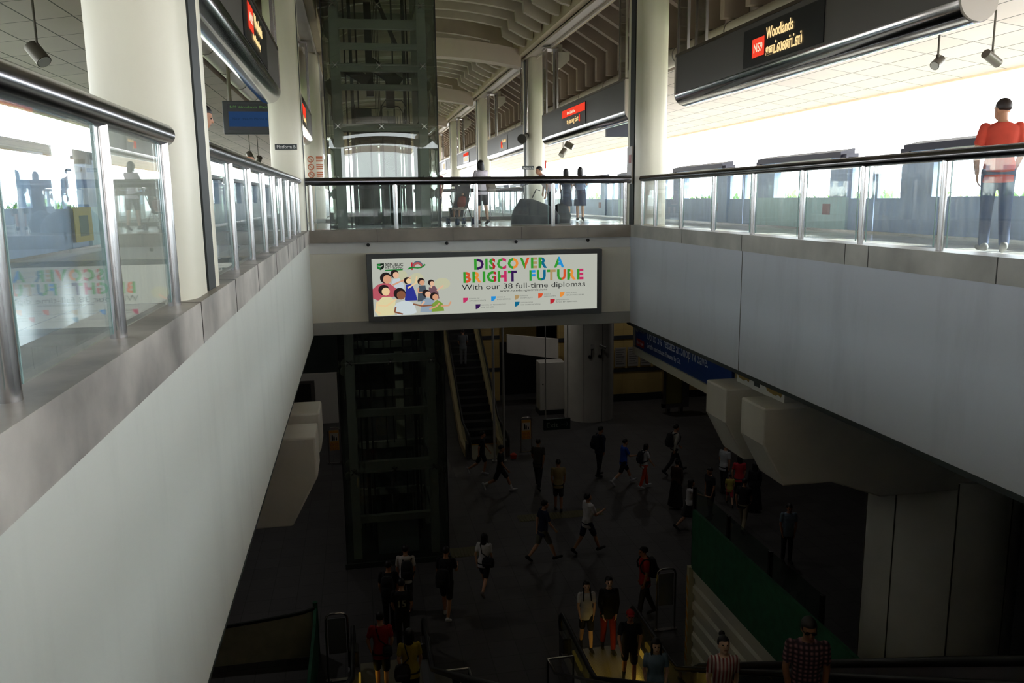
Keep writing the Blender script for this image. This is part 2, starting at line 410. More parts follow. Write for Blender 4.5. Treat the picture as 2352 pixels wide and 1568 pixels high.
# steel channel under each beam
for nm, x in (('trim_20', 5.9), ('trim_21', 2 * XC - 5.9)):
    b = BM(); box(b, x - .2, x - .16, -34, 92, BEAM_B - .1, BEAM_B); box(b, x + .16, x + .2, -34, 92, BEAM_B - .1, BEAM_B); box(b, x - .2, x + .2, -34, 92, BEAM_B - .03, BEAM_B + .01)
    struct(nm, b, mat('pale_channel', (212, 200, 188), .4))
def arc(x0, x1, zend, rise, n=18):
    return [(x0 + (x1 - x0) * i / n, zend + rise * (1 - (2 * i / n - 1) ** 2)) for i in range(n + 1)]
HX = 3.15
bm = BM(); strip(bm, arc(XC - 3.4, XC + 3.4, 6.45, .75), arc(XC - 3.4, XC + 3.4, 6.65, .75), XZ, -34, 92)
ceil = struct('ceiling', bm, RIB)
RIBS = [4.0 + 1.12 * k for k in range(0, 62)]
ARCHES = [16.6 + 11.2 * k for k in range(-5, 7)]
def vault_rib():
    b = BM()
    lo = arc(XC - 2.35, XC + 2.35, 5.93, .25, 16); up = arc(XC - 2.35, XC + 2.35, 6.72, .5, 16)
    strip(b, lo, up, XZ, -.09, .09)
    for s in (-1, 1):
        P = [(XC + s * 2.35, 6.75), (XC + s * 2.35, 5.93), (XC + s * 2.38, 5.66), (XC + s * 2.85, 5.30 + .12), (XC + s * 3.08, 5.36), (XC + s * 3.16, 5.9), (XC + s * 3.16, 6.5)]
        prism(b, P if s > 0 else P[::-1], XZ, -.09, .09)
    return b
# thin pale lower lip of each rib is part of the precast piece
rib0 = None
for y in RIBS:
    if min(abs(y - a) for a in ARCHES) < .45: continue
    if rib0 is None: r_ = rib0 = obj('roof_rib', vault_rib(), RIB, ceil)
    else: r_ = rib0.copy(); COL.objects.link(r_); r_.parent = ceil
    r_.location = (0, y, 0)
# pale arch beams spanning the two column rows
ar0 = None
def arch_bm():
    b = BM(); strip(b, arc(XC - 3.2, XC + 3.2, 4.93, .30), arc(XC - 3.2, XC + 3.2, 5.48, .32), XZ, -.28, .28)
    return b
for i, y in enumerate(ARCHES):
    if ar0 is None: a_ = ar0 = obj('arch_beam', arch_bm(), ARCH, None, True, 'structure')
    else: a_ = ar0.copy(); COL.objects.link(a_)
    a_.location = (0, y, 0)
# outer roof: deck, ribs, gutter, soffit
GX, GZ = 7.74, 3.98
for s, side in ((1, 'right'), (-1, 'left')):
    X = lambda x: XC + s * (x - XC)
    P = [(X(6.2), 6.5), (X(8.3), 4.75), (X(8.3), 4.95), (X(6.2), 6.75)]
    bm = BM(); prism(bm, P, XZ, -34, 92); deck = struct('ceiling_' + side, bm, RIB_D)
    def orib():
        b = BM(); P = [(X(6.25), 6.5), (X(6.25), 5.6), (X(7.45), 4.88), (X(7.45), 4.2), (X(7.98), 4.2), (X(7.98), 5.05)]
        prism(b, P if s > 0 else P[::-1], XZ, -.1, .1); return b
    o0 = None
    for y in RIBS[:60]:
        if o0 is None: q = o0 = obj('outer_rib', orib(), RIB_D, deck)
        else: q = o0.copy(); COL.objects.link(q); q.parent = deck
        q.location = (0, y, 0)
    bm = BM(); P = [(X(8.0), 3.80), (X(13.0), 3.12), (X(13.05), 3.2), (X(13.05), 3.45), (X(8.3), 4.95), (X(8.0), 4.95)]
    prism(bm, P if s > 0 else P[::-1], XZ, -34, 92); struct('ceiling_soffit_' + side, bm, SOFFIT)
    bm = BM(); box(bm, min(X(12.98), X(13.1)), max(X(12.98), X(13.1)), -34, 92, 3.08, 3.5); struct('trim_3%d' % (1 if s > 0 else 2), bm, mat('roof_edge_cream', (236, 208, 170), .5))
    g = BM(); cyl(g, (X(GX), -34, GZ), (X(GX), 92, GZ), .2, seg=16)
    gt = obj('gutter_pipe', g, mat('gutter_pale', (206, 196, 182), .45), None, True)
    tag(gt, 'pale round gutter pipe along the roof over the ' + ('right platform' if s > 0 else 'left platform'), 'gutter pipe')
    b = BM(); cyl(b, (X(GX), 0, GZ), (X(GX), .03, GZ), .212, seg=16)
    r0 = part('joint_ring', b, mat('gutter_ring', (120, 112, 104), .5), gt, True); r0.location = (0, 2.4, 0)
    for k in range(1, 26):
        q = r0.copy(); COL.objects.link(q); q.parent = gt; q.location = (0, 2.4 + 2.8 * k, 0)

# pale lamp housings on the outer side of the right beam
for y, l in ((26.2, 'at the far end of the red strip sign'), (37.4, 'at the far end of the third hanging sign'), (48.6, 'at the far end of the fourth hanging sign')):
    b = BM(); prism(b, [(6.36, 5.14), (6.36, 4.66), (6.5, 4.66), (6.78, 4.9), (6.78, 5.14)], XZ, y - .3, y + .3); box(b, 6.3, 6.6, y - .1, y + .1, 5.14, 5.4)
    tag(obj('lamp_housing', b, CREAM), 'pale lamp housing under the roof beam ' + l, 'lamp', 'lamp housings under the right beam')
# --- columns -------------------------------------------------------------
COLY = [16.25 + 11.2 * k for k in range(-4, 6)]
def column(name, label, side, y0):
    t = thing(name, label, 'column', (0, 0, 0), 0, 'platform roof columns')
    if side > 0: x0, x1 = 5.80, 6.36
    else: x0, x1 = -1.53, -.95
    if side < 0 and abs(y0 - 4.98) < .01: x0 = -1.45
    t.location = ((x0 + x1) / 2, y0 + .35, KERB_T)
    f = x0 if side > 0 else x1
    b = BM(); prism(b, rrect(x0, x1, y0, y0 + .70, .22, 8), XY, -.02, 5.3); part('shaft', b, CREAM, t, True)
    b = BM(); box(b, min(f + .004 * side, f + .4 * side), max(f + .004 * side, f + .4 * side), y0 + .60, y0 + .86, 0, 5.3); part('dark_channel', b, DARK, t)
    b = BM(); prism(b, rrect(min(f, f + .5 * side), max(f, f + .5 * side), y0 + .84, y0 + 1.02, .04, 3), XY, 0, 5.3); part('slim_post', b, CREAM, t, True)
    return t
RL = ['behind the camera', 'behind the camera at the stair head', 'beyond the frame', 'just beyond the frame', 'at the right end of the glass bridge', 'beside the bending man in the cap', 'fourth along the right row', 'fifth along the right row', 'sixth along the right row', 'last of the right row']
LL = ['behind the camera on the left', 'behind the camera near stairs', 'beside the stair head', 'nearest the camera between two glass railings', 'at the left end of the bridge with the platform sign', 'behind the lift with the red notices', 'fourth along the left row', 'fifth along the left row', 'sixth along the left row', 'last of the left row']
colR, colL = {}, {}
for i, y in enumerate(COLY):
    if i < 3: continue
    colR[i] = column('roof_column', 'cream rounded roof column ' + RL[i], 1, y)
    yl = y if i != 3 else 4.98
    colL[i] = column('roof_column', 'cream rounded roof column ' + LL[i], -1, yl)
# ================================================================ RAILINGS
def railing(label, p, q, posts, group=None, gm=None, rail_r=.06, post_r=.035, rail_z=1.035, gap=.06, ends=True):
    """p, q: 2D ends on the kerb; posts: distances from p. One thing: handrail, posts, panes"""
    p, q = V((*p, 0)), V((*q, 0)); d = (q - p); L_ = d.length; d.normalize(); n = V((-d.y, d.x, 0))
    t = thing('glass_railing', label, 'railing', (p.x, p.y, KERB_T), 0, group)
    b = BM(); tube(b, [p + d * s + V((0, 0, rail_z)) for s in (-.06, 0, L_, L_ + .06)], rail_r, 18)
    part('handrail', b, STEEL_D, t, True)
    for s in posts:
        c = p + d * s; b = BM(); cyl(b, c + V((0, 0, KERB_T - .01)), c + V((0, 0, rail_z - .03)), post_r, seg=16)
        part('post', b, STEEL, t, True)
    for a, c in zip(posts[:-1], posts[1:]):
        if c - a < .2: continue
        m0, m1 = p + d * (a + gap + post_r), p + d * (c - gap - post_r); mid = (m0 + m1) / 2
        b = BM(); z0, z1 = KERB_T + .03, rail_z - .055
        obox(b, mid + V((0, 0, (z0 + z1) / 2)), d, n, V((0, 0, 1)), (m1 - m0).length / 2, .006, (z1 - z0) / 2)
        pane = part('glass_pane', b, gm or RAILG, t)
        for e in (m0, m1):
            b = BM(); obox(b, e + V((0, 0, (z0 + z1) / 2)), d, n, V((0, 0, 1)), .004, .007, (z1 - z0) / 2)
            part('pane_edge', b, EDGE, pane)
    return t
RXL, RXR = XL - .1, XR + .1
railing('glass railing on the stained left kerb, in front of the nearest cream column', (RXL, 1.42), (RXL, 4.86), [0.0, 1.15, 2.30, 3.42], 'glass railings round the void')
railing('long glass railing on the left kerb from nearest column to the bridge', (RXL, 5.98), (RXL, 15.9), [0, 1.28, 2.48, 3.75, 4.95, 6.0, 7.2, 8.4, 9.5], 'glass railings round the void')
railing('glass railing across the bridge above the lit advertisement', (XL + .05, YB + .12), (XR - .05, YB + .12), [.02, 1.66, 3.27, 4.87, 6.42], 'glass railings round the void', rail_r=.078, post_r=.045)
railing('glass railing on the right kerb beside the bright platform', (RXR, 16.1), (RXR, -2.3), [0, .75, 2.05, 3.42, 4.78, 6.14, 7.45, 8.78, 10.1, 11.45, 12.8, 14.1, 15.4, 16.7, 18.0], 'glass railings round the void', gm=glass('dusty_railing_glass', (.97, .99, .99), .05, 6.0, streak=(1, 3, .5)))
railing('distant glass railing closing the far escalator opening behind the woman', (1.9, 26.5), (5.35, 26.5), [0, .4, .8, 1.2, 1.6, 2.0, 2.4, 2.8, 3.2, 3.42], 'glass railings round the void', rail_z=.95, gap=.015, post_r=.02)
railing('distant glass railing to the left of the lift in the far opening', (-1.02, 28.6), (-1.02, 38.2), [0, 1.2, 2.4, 3.6, 4.8, 6.0, 7.2, 8.4, 9.6], 'glass railings round the void')
railing('distant glass railing along the right edge of the far opening', (5.8, 28.6), (5.8, 38.2), [0, 1.2, 2.4, 3.6, 4.8, 6.0, 7.2, 8.4, 9.6], 'glass railings round the void')

# ================================================================ HANGING SIGNS
RED_L = emit('sign_red', (226, 64, 44), 1.0); AMB = emit('sign_amber', (250, 214, 150), 1.0)
WARMW = emit('sign_warm_white', (240, 226, 196), .9)
CHROME = mat('sign_chrome', (170, 168, 172), .12, 1.0)
CAPM = mat('sign_end_cap', (206, 194, 184), .35)
HANGG = glass('hanger_panel', (.5, .47, .45), .02, 2)
def hanging_sign(label, side, y0, y1):
    cx = XC + side * (6.1 - XC); f = -side       # face looks to the void
    t = thing('hanging_sign', label, 'station sign', (cx, (y0 + y1) / 2, 2.33), 0, 'hanging platform signs')
    zb, zt, hw = 2.33, 3.2, .2
    prof = [(hw, zt), (-hw, zt), (-hw, zb + .2)] + [(-hw * math.cos(R(a)), zb + .2 - .2 * math.sin(R(a))) for a in range(15, 180, 15)] + [(hw, zb + .2)]
    b = BM(); prism(b, [(cx + u, v) for u, v in prof], XZ, y0, y1); part('box', b, SIGNGREY, t, True)
    b = BM()
    pr = [(-hw - .012, zb + .24), (-hw - .012, zb + .2)] + [(-(hw + .012) * math.cos(R(a)), zb + .2 - .212 * math.sin(R(a))) for a in range(15, 180, 15)] + [(hw + .012, zb + .2), (hw + .012, zb + .24), (hw, zb + .24), (hw, zb + .2)] + [(hw * math.cos(R(a)), zb + .2 - .2 * math.sin(R(a))) for a in range(15, 180, 15)] + [(-hw, zb + .2), (-hw, zb + .24)]
    for a in range(1): pass
    outer = [(-(hw + .014) * math.cos(R(a)), zb + .2 - .214 * math.sin(R(a))) for a in range(0, 181, 12)]
    inner = [(-(hw - .002) * math.cos(R(a)), zb + .2 - .198 * math.sin(R(a))) for a in range(0, 181, 12)]
    strip(b, [(cx + u, v) for u, v in inner], [(cx + u, v) for u, v in outer], XZ, y0, y1); part('bottom_trim', b, CHROME, t, True)
    b = BM(); box(b, cx - hw - .012, cx + hw + .012, y0, y1, zt - .02, zt + .03); part('top_trim', b, mat('sign_top_trim', (96, 84, 72), .35, .6), t)
    for yy, s in ((y0, -1), (y1, 1)):
        b = BM(); prism(b, [(cx + u * 1.05, v) for u, v in prof], XZ, yy - .03, yy + .03); part('end_cap', b, CAPM, t, True)
    for ya in (y0 + .02, y1 - .50):
        b = BM()
        for u in (-hw + .03, hw - .03):
            for k in (0, .46): box(b, cx + u - .025, cx + u + .025, ya + k, ya + k + .03, zt, BEAM_B - .08)
        box(b, cx - hw, cx + hw, ya - .03, ya + .52, BEAM_B - .14, BEAM_B - .08)
        h = part('hanger', b, STEEL, t)
        b = BM(); box(b, cx - hw + .02, cx - hw + .03, ya + .03, ya + .46, zt + .03, BEAM_B - .1); box(b, cx + hw - .03, cx + hw - .02, ya + .03, ya + .46, zt + .03, BEAM_B - .1); part('hanger_panel', b, HANGG, h)
    return t, cx + f * (hw + .006), f
def sign_display(t, xf, f, ya, yb, bits):
    zc0, zc1 = 2.56, 3.1
    b = BM(); box(b, min(xf, xf + f * .01), max(xf, xf + f * .01), ya, yb, zc0, zc1); d = part('display', b, SCREEN, t)
    # right-facing direction of the text as read from the void
    right = V((0, -1, 0)) if f < 0 else V((0, 1, 0)); up = V((0, 0, 1)); o = off(t)
    xx = xf + f * .014
    for kind, s, yc, z, size, m, kw in bits:
        if kind == 'box':
            b = BM(); w_, h_ = size; y_ = yc; box(b, min(xx, xx + f * .004), max(xx, xx + f * .004), y_ - w_ / 2, y_ + w_ / 2, z - h_ / 2, z + h_ / 2); part('display_block', b, m, d)
        else:
            M_ = plane_M(V((xx + f * .005, yc, z)) - o, right, up); text('display_lettering', s, size, M_, m, d, **kw)
t, xf, f = hanging_sign('dark hanging sign reading Woodlands over the right kerb, nearest of that row', 1, 7.5, 14.85)
sign_display(t, xf, f, 9.9, 12.1, [
    ('box', '', 11.62, 2.8, (.36, .26), RED_L, {}),
    ('text', 'NS9', 11.62, 2.735, .18, WARMW, dict(align='CENTER', fit=.26)),
    ('text', 'Woodlands', 11.38, 2.87, .22, AMB, dict(fit=.74, bold=.012)),
    ('text', 'ஊட்லண்ட்ஸ்', 11.38, 2.64, .2, AMB, dict(fit=.98, bold=.02))])
t, xf, f = hanging_sign('dark hanging sign with a red lit strip, right row, above the two schoolgirls', 1, 17.75, 25.9)
sign_display(t, xf, f, 20.9, 23.3, [
    ('box', '', 22.1, 2.98, (2.36, .2), RED_L, {}),
    ('text', 'North South Line', 22.3, 2.93, .12, WARMW, dict(align='CENTER')),
    ('text', 'to Jurong East', 22.75, 2.68, .2, AMB, dict(fit=1.2)),
    ('box', '', 21.45, 2.74, (.1, .18), RED_L, {})])
t, xf, f = hanging_sign('dark hanging sign in the right row behind the second column', 1, 28.9, 36.9)
sign_display(t, xf, f, 32.0, 33.8, [('box', '', 33.2, 2.8, (.3, .26), RED_L, {}), ('text', 'Woodlands', 33.0, 2.86, .18, AMB, dict(fit=.8)), ('text', 'A', 33.0, 2.64, .2, AMB, {})])
t, xf, f = hanging_sign('dark hanging sign in the right row behind the third column', 1, 40.1, 48.1)
sign_display(t, xf, f, 43.0, 45.2, [('box', '', 44.1, 3.0, (2.0, .16), RED_L, {}), ('box', '', 44.1, 2.76, (1.6, .2), WARMW, {})])
t, xf, f = hanging_sign('dark hanging sign farthest visible in the right row', 1, 51.3, 59.3)
sign_display(t, xf, f, 54.0, 56.4, [('box', '', 55.2, 2.82, (1.6, .34), WARMW, {})])
t, xf, f = hanging_sign('dark hanging sign with chrome bottom over the left railing beside the nearest column', -1, 6.9, 15.0)
sign_display(t, xf, f, 10.3, 12.9, [
    ('box', '', 10.95, 2.88, (.5, .3), RED_L, {}), ('text', 'NS9', 10.95, 2.82, .17, WARMW, dict(align='CENTER', fit=.34)),
    ('text', 'Woodlands', 11.3, 2.86, .22, AMB, dict(fit=.9, bold=.012)), ('text', 'to Marina Bay', 11.1, 2.66, .13, AMB, dict(fit=.8))])
t, xf, f = hanging_sign('dark hanging sign over the left platform behind the platform sign column', -1, 17.75, 25.9)
sign_display(t, xf, f, 20.9, 23.3, [('box', '', 21.9, 2.9, (1.2, .26), RED_L, {}), ('text', 'Marina Bay', 21.4, 2.64, .18, AMB, dict(fit=1.1))])
t, xf, f = hanging_sign('dark hanging sign over the left platform just left of the lift shaft', -1, 28.9, 36.9)
sign_display(t, xf, f, 32.0, 34.2, [('box', '', 33.1, 2.85, (1.2, .3), RED_L, {})])

# flood lamps and other things hung from the outer roof ---------------------
LAMPM = mat('lamp_housing', (92, 88, 80), .4, .4)
def spot(label, x, y, z, ztop, aim, ln=.26, r=.085):
    t = thing('spot_lamp', label, 'lamp', (x, y, ztop), 0, 'spot lamps on drop rods')
    b = BM(); cyl(b, (x, y, ztop), (x, y, z + .06), .016, seg=8); part('rod', b, LAMPM, t, True)
    a = V(aim).normalized(); c = V((x, y, z))
    b = BM(); cyl(b, c - a * ln / 2, c + a * ln / 2, r, seg=16); cyl(b, c + V((0, 0, .12)), c, .03, seg=8); part('housing', b, LAMPM, t, True)
    b = BM(); cyl(b, c + a * (ln / 2), c + a * (ln / 2 + .008), r * .86, seg=16); part('lens', b, mat('lamp_lens', (190, 190, 184), .2), t, True)
def soffit_z(x): return 3.82 - (abs(x - XC) - (8.0 - XC)) * .136
spot('cylinder spot lamp on a rod over the left railing near the corner', -3.94, 12.0, 2.58, soffit_z(-3.9) + .55, (.6, -.35, -.75), .28, .095)
spot('spot lamp on a rod below the screen over the left platform', -4.35, 37.6, 2.62, 4.2, (.3, -.5, -.6), .34, .13)
spot('second spot lamp on a rod below the hanging screen, slightly lower', -4.15, 38.9, 2.5, 4.2, (-.3, .5, -.6), .34, .13)
spot('spot lamp under the right roof left of the orange shirted man', 9.13, 12.0, 2.7, soffit_z(9.2), (-.7, -.3, -.5), .2, .075)
spot('larger spot lamp under the right roof above the orange shirted man', 10.1, 12.0, 2.78, soffit_z(10.1), (.8, .2, -.35), .34, .075)
spot('small spot lamp hanging right of the red strip sign', 9.0, 35.5, 2.62, soffit_z(9), (-.5, -.4, -.6), .36, .13)
spot('small spot lamp hanging beside the other one under the red strip sign', 9.0, 34.4, 2.85, soffit_z(9), (.7, -.4, -.4), .36, .13)
# loudspeaker + cable drops on the second right column
t = thing('loudspeaker', 'round grey loudspeaker on conduits beside the second right column', 'loudspeaker', (5.72, 27.6, 2.6))
b = BM()
for k in (0, .09, .18): tube(b, [(5.765, 27.5 + k, 5.2), (5.765, 27.5 + k, 3.7), (5.76, 27.55, 3.5), (5.74, 27.55, 2.85)], .018, 8)
part('conduit', b, STEEL, t, True)
b = BM(); cyl(b, (5.74, 27.6, 2.72), (5.5, 27.2, 2.6), .07, .16, 18); sphere(b, (5.74, 27.6, 2.74), .09); part('horn', b, mat('speaker_grey', (70, 66, 60), .4), t, True)
# television
t = thing('ceiling_television', 'flat information screen on a pole over the left platform', 'screen', (-1.95, 17.0, 4.9))
b = BM(); cyl(b, (-2.28, 17.05, 5.2), (-2.28, 17.05, 2.5), .035, seg=10); part('pole', b, mat('olive_pole', (110, 104, 84), .4), t, True)
b = BM(); box(b, -2.42, -1.36, 16.98, 17.12, 1.96, 2.58); part('housing', b, mat('tv_black', (40, 44, 42), .4), t, bevel=.01)
b = BM(); box(b, -2.33, -1.45, 16.965, 16.98, 2.03, 2.52); sc_ = part('panel', b, SCREEN, t)
b = BM(); box(b, -2.31, -1.47, 16.955, 16.965, 2.1, 2.38); part('picture', b, emit('tv_blue', (30, 52, 84), 1), sc_)
o = off(sc_)
text('banner', 'NS9 Woodlands  Platform', .07, plane_M(V((-2.28, 16.95, 2.44)) - o, (1, 0, 0), (0, 0, 1)), emit('tv_green', (70, 100, 60), 1), sc_, fit=.8)
text('message', 'Next train to Marina Bay', .07, plane_M(V((-2.24, 16.95, 2.22)) - o, (1, 0, 0), (0, 0, 1)), emit('tv_text', (24, 40, 60), 1), sc_, fit=.7)
# second screen at the right between column and sign
t = thing('platform_screen', 'dark information screen half hidden behind the right bridge column', 'screen', (6.9, 21, 4.6))
b = BM(); cyl(b, (7.2, 21.05, 5.2), (7.2, 21.05, 2.9), .03, seg=8); part('pole', b, LAMPM, t, True)
b = BM(); box(b, 6.5, 7.55, 20.98, 21.14, 2.22, 2.92); part('housing', b, mat('tv_navy', (38, 40, 58), .4), t)
# column signs
o = text_mesh
b = BM(); box(b, -1.42, -1.02, 16.19, 16.225, 1.62, 1.72); s_ = tag(obj('platform_sign', b, mat('sign_dark', (44, 50, 48), .4)), 'small dark sign reading Platform B on the left bridge column', 'sign')
text('lettering', 'Platform B', .085, plane_M(V((-1.39, 16.186, 1.64)), (1, 0, 0), (0, 0, 1)), mat('sign_white', (220, 220, 214), .5), s_, fit=.34)
b = BM(); box(b, 5.55, 5.95, 27.40, 27.44, 1.62, 1.74); s_ = tag(obj('platform_sign', b, mat('sign_dark', (44, 50, 48), .4)), 'small dark platform sign on the column behind the bending man', 'sign')
text('lettering', 'Platform A', .085, plane_M(V((5.58, 27.396, 1.645)), (1, 0, 0), (0, 0, 1)), mat('sign_white', (220, 220, 214), .5), s_, fit=.34)
# red notices on third left column
t = thing('safety_notice', 'column of six small red and white prohibition notices on a left column', 'notice', (-1.2, 27.42, 1.6))
ORG = mat('notice_orange', (206, 120, 80), .6); NW = mat('notice_white', (224, 214, 196), .6)
for k in range(3):
    for j in range(2):
        b = BM(); x = -1.33 + j * .27; z = 1.5 + k * .24
        if j == 0:
            tube(b, [(x + .09 * math.cos(a * PI / 8), 27.44, z + .09 * math.sin(a * PI / 8)) for a in range(16)], .014, 6, True); bar(b, (x - .06, 27.44, z + .06), (x + .06, 27.44, z - .06), .02)
        else:
            for q in (-.05, .01, .07): box(b, x - .1, x + .1, 27.43, 27.45, z + q - .02, z + q + .02)
        part('pictogram' if j == 0 else 'caption', b, ORG, t)
# poster on the dark channel of the right bridge column
b = BM(); box(b, 5.77, 5.80, 16.86, 17.2, .95, 1.72); ps = tag(obj('column_poster', b, mat('poster_grey', (150, 140, 132), .4)), 'tall narrow poster on the dark channel of the right bridge column', 'poster')
b = BM(); box(b, 5.764, 5.77, 16.92, 17.06, 1.38, 1.55); obj('picture', b, mat('poster_red', (150, 90, 84), .5), ps)
b = BM(); box(b, 5.764, 5.77, 16.9, 17.15, 1.0, 1.2); obj('caption', b, mat('poster_white', (206, 204, 204), .5), ps)
# red sign hung under the far right roof
b = BM(); box(b, 7.9, 8.6, 37.0, 37.06, 2.0, 2.35); tag(obj('hanging_notice', b, mat('notice_red', (206, 70, 62), .5)), 'small red notice hung under the right roof beyond the woman', 'notice')

# ================================================================ LIFT SHAFT
lift = thing('glass_lift_shaft', 'tall green glass lift shaft rising behind the bridge', 'lift', ((LX0 + LX1) / 2, (LY0 + LY1) / 2, Z0))
ZT = 7.2
def lp(name, b, m=LIFTSTEEL, smooth=False, parent=None): return part(name, b, m, parent or lift, smooth)
cols = [(-.32, 20.86), (1.74, 20.86), (-.32, 22.9), (1.74, 22.9)]
for x, y in cols:
    b = BM(); box(b, x - .11, x + .11, y - .11, y + .11, Z0, ZT); c = lp('steel_column', b)
front = [4.81, 4.30, 3.81, 3.36, 2.41, 1.20, -.2, -1.0, -3.32, -4.73, -6.18, -7.6, 5.6, 6.3]
hgt = [.21, .14, .18, .13, .18, .08, .3, .2, .22, .18, .3, .18, .18, .18]
for z, h in zip(front, hgt):
    b = BM(); box(b, -.21, 1.63, 20.78, 20.94, z - h / 2, z + h / 2); lp('cross_beam', b)
for z in (5.4, 3.95, 2.55, 1.2, -.2, -3.3, -4.7, -6.2, -7.6):
    b = BM(); box(b, -.21, 1.63, 22.82, 22.98, z - .09, z + .09); lp('cross_beam', b)
    for x in (-.32, 1.74):
        b = BM(); box(b, x - .06, x + .06, 20.97, 22.79, z - .08, z + .08); lp('side_beam', b)
# glass skin in tall panels with spider fittings
zs = [Z0 + .15, -6.2, -3.35, -.12, 1.18, 2.42, 3.82, 5.2, ZT]
for a, c in zip(zs[:-1], zs[1:]):
    for nm, args in (('front_glass', (LX0, LX1, LY0, LY0 + .012)), ('rear_glass', (LX0, LX1, LY1 - .012, LY1))):
        b = BM(); box(b, *args, a + .006, c - .006); lp(nm, b, LIFTG)
    for x in (LX0, LX1 - .012):
        b = BM(); box(b, x, x + .012, LY0 + .014, LY1 - .014, a + .006, c - .006); lp('side_glass', b, LIFTG)
for z in zs[1:-1]:
    for x in (-.32, .71, 1.74):
        b = BM()
        for dx, dz in ((-.06, .06), (.06, .06), (-.06, -.06), (.06, -.06)): sphere(b, (x + dx, LY0 + .035, z + dz), .016, seg=8, rings=6)
        cyl(b, (x, LY0 + .03, z), (x, 20.76, z), .025, seg=8); bar(b, (x - .06, LY0 + .05, z - .06), (x + .06, LY0 + .05, z + .06), .02); bar(b, (x - .06, LY0 + .05, z + .06), (x + .06, LY0 + .05, z - .06), .02)
        lp('spider_fitting', b, STEEL, True)
    for y in (21.3, 22.3):
        for x in (-.48, 1.92):
            b = BM(); sphere(b, (x, y, z - .35), .1, .03, .13, 12, 8); tube(b, [(x, y, z - .2), (x + .03, y, z - .7), (x, y, z - 1.1)], .012, 6); lp('cable_bracket', b, mat('bracket_olive', (118, 120, 104), .5), True)
b = BM()
for x in (LX0, LX1):
    for y in (LY0, LY1): box(b, x - .012, x + .012, y - .012, y + .012, Z0, ZT)
lp('corner_trim', b, BLACKRUB)
b = BM(); box(b, LX0 - .05, LX1 + .05, LY0 - .04, LY1 + .05, Z0, Z0 + .14); lp('base_frame', b, mat('lift_base', (44, 50, 46), .5))
# guide rails, cables, rear doors
b = BM()
for x in (.05, 1.37): box(b, x - .04, x + .04, 21.75, 21.85, Z0, 6.6)
lp('guide_rail', b, mat('guide_rail_grey', (70, 74, 72), .4, .5))
b = BM()
for x in (.64, .68, .72, .76): cyl(b, (x, 22.35, 2.6), (x, 22.35, 6.6), .008, seg=6)
for x in (.6, .8): tube(b, [(x, 22.3, .1), (x + .04, 22.25, -1.2), (x - .02, 22.3, -3.4), (x, 22.3, -6)], .012, 6)
lp('cables', b, BLACKRUB)
b = BM(); box(b, .0, 1.45, 21.3, 22.6, 6.55, 7.0); box(b, .3, .62, 21.6, 22.2, 6.0, 6.55); cyl(b, (.9, 21.5, 6.35), (.9, 22.4, 6.35), .28, seg=18); lp('hoist_machine', b, mat('machine_dark', (40, 42, 42), .5))
DKM = mat('machine_dark', (40, 42, 42), .5)
b = BM(); box(b, .42, .60, 22.1, 22.3, 3.3, 5.6); box(b, .9, 1.12, 22.0, 22.2, 3.0, 4.1); lp('counterweight', b, DKM)
b = BM(); bar(b, (.5, 21.6, 4.05), (1.25, 21.6, 3.55), .06, .3); bar(b, (-.1, 21.7, 3.95), (.45, 21.7, 3.6), .05, .26); bar(b, (.62, 21.9, 5.9), (1.2, 21.9, 4.5), .1); lp('bracing_plate', b, DKM)
b = BM()
for x in (-.1, .2, 1.12, 1.5): box(b, x - .02, x + .02, 22.4, 22.44, Z0, 6.6)
lp('wiring_trunk', b, DKM)
# car at platform level
CARW = mat('car_frame_dark', (58, 62, 60), .45, .2)
car = BM()
for x in (.02, 1.4):
    for y in (21.15, 22.55): box(car, x - .04, x + .04, y - .04, y + .04, .02, 2.3)
box(car, -.02, 1.44, 21.1, 22.6, -.06, .06); box(car, -.02, 1.44, 21.1, 22.6, 2.2, 2.36); box(car, .35, 1.1, 21.5, 22.3, 2.36, 2.75); box(car, .1, .5, 21.25, 21.6, 2.4, 2.9)
for x in (.45, .75, 1.05): box(car, x - .02, x + .02, 21.1, 21.14, .06, 2.2)
box(car, -.02, 1.44, 21.1, 21.14, .95, 1.02)
cr = lp('lift_car', car, CARW)
b = BM()
for y in (21.15, 22.55):
    tube(b, [(.75, y, 2.36), (.75, y, 2.95), (.85, y, 3.1), (1.25, y, 3.1), (1.35, y, 2.95), (1.35, y, 2.36)], .018, 8)
    for x in (.9, 1.05, 1.2): cyl(b, (x, y, 2.36), (x, y, 2.85), .01, seg=6)
for z in (2.65, 2.95): cyl(b, (1.35, 21.15, z), (1.35, 22.55, z), .012, seg=6); cyl(b, (.1, 21.2, z - .05), (.7, 21.2, z - .05), .012, seg=6)
cyl(b, (.1, 21.2, 2.36), (.1, 21.2, 3.0), .018, seg=8)
lp('car_guard_rail', b, CARW, True, cr)
b = BM(); box(b, .06, 1.36, 21.16, 21.17, .1, 2.15); lp('car_glass', b, LIFTG, False, cr)
for z, h in ((Z0 + .14, 2.2), (.0, 2.2)):
    b = BM(); box(b, .12, .68, 22.99, 23.05, z, z + h); box(b, .72, 1.28, 22.99, 23.05, z, z + h); box(b, .04, .1, 22.97, 23.07, z, z + h + .1); box(b, 1.3, 1.36, 22.97, 23.07, z, z + h + .1); box(b, .04, 1.36, 22.97, 23.07, z + h, z + h + .12)
    lp('landing_door', b, mat('lift_door_grey', (104, 110, 106), .4, .4))
b = BM(); box(b, .22, 1.3, 20.96, 20.99, Z0 + .1, Z0 + 1.15); lp('pit_panel', b, mat('pit_panel', (150, 160, 166), .5))
SLOT = mat('lit_gap_pale', (226, 228, 206), .6)  # pale colour stands in for lit gaps at the back of the shaft
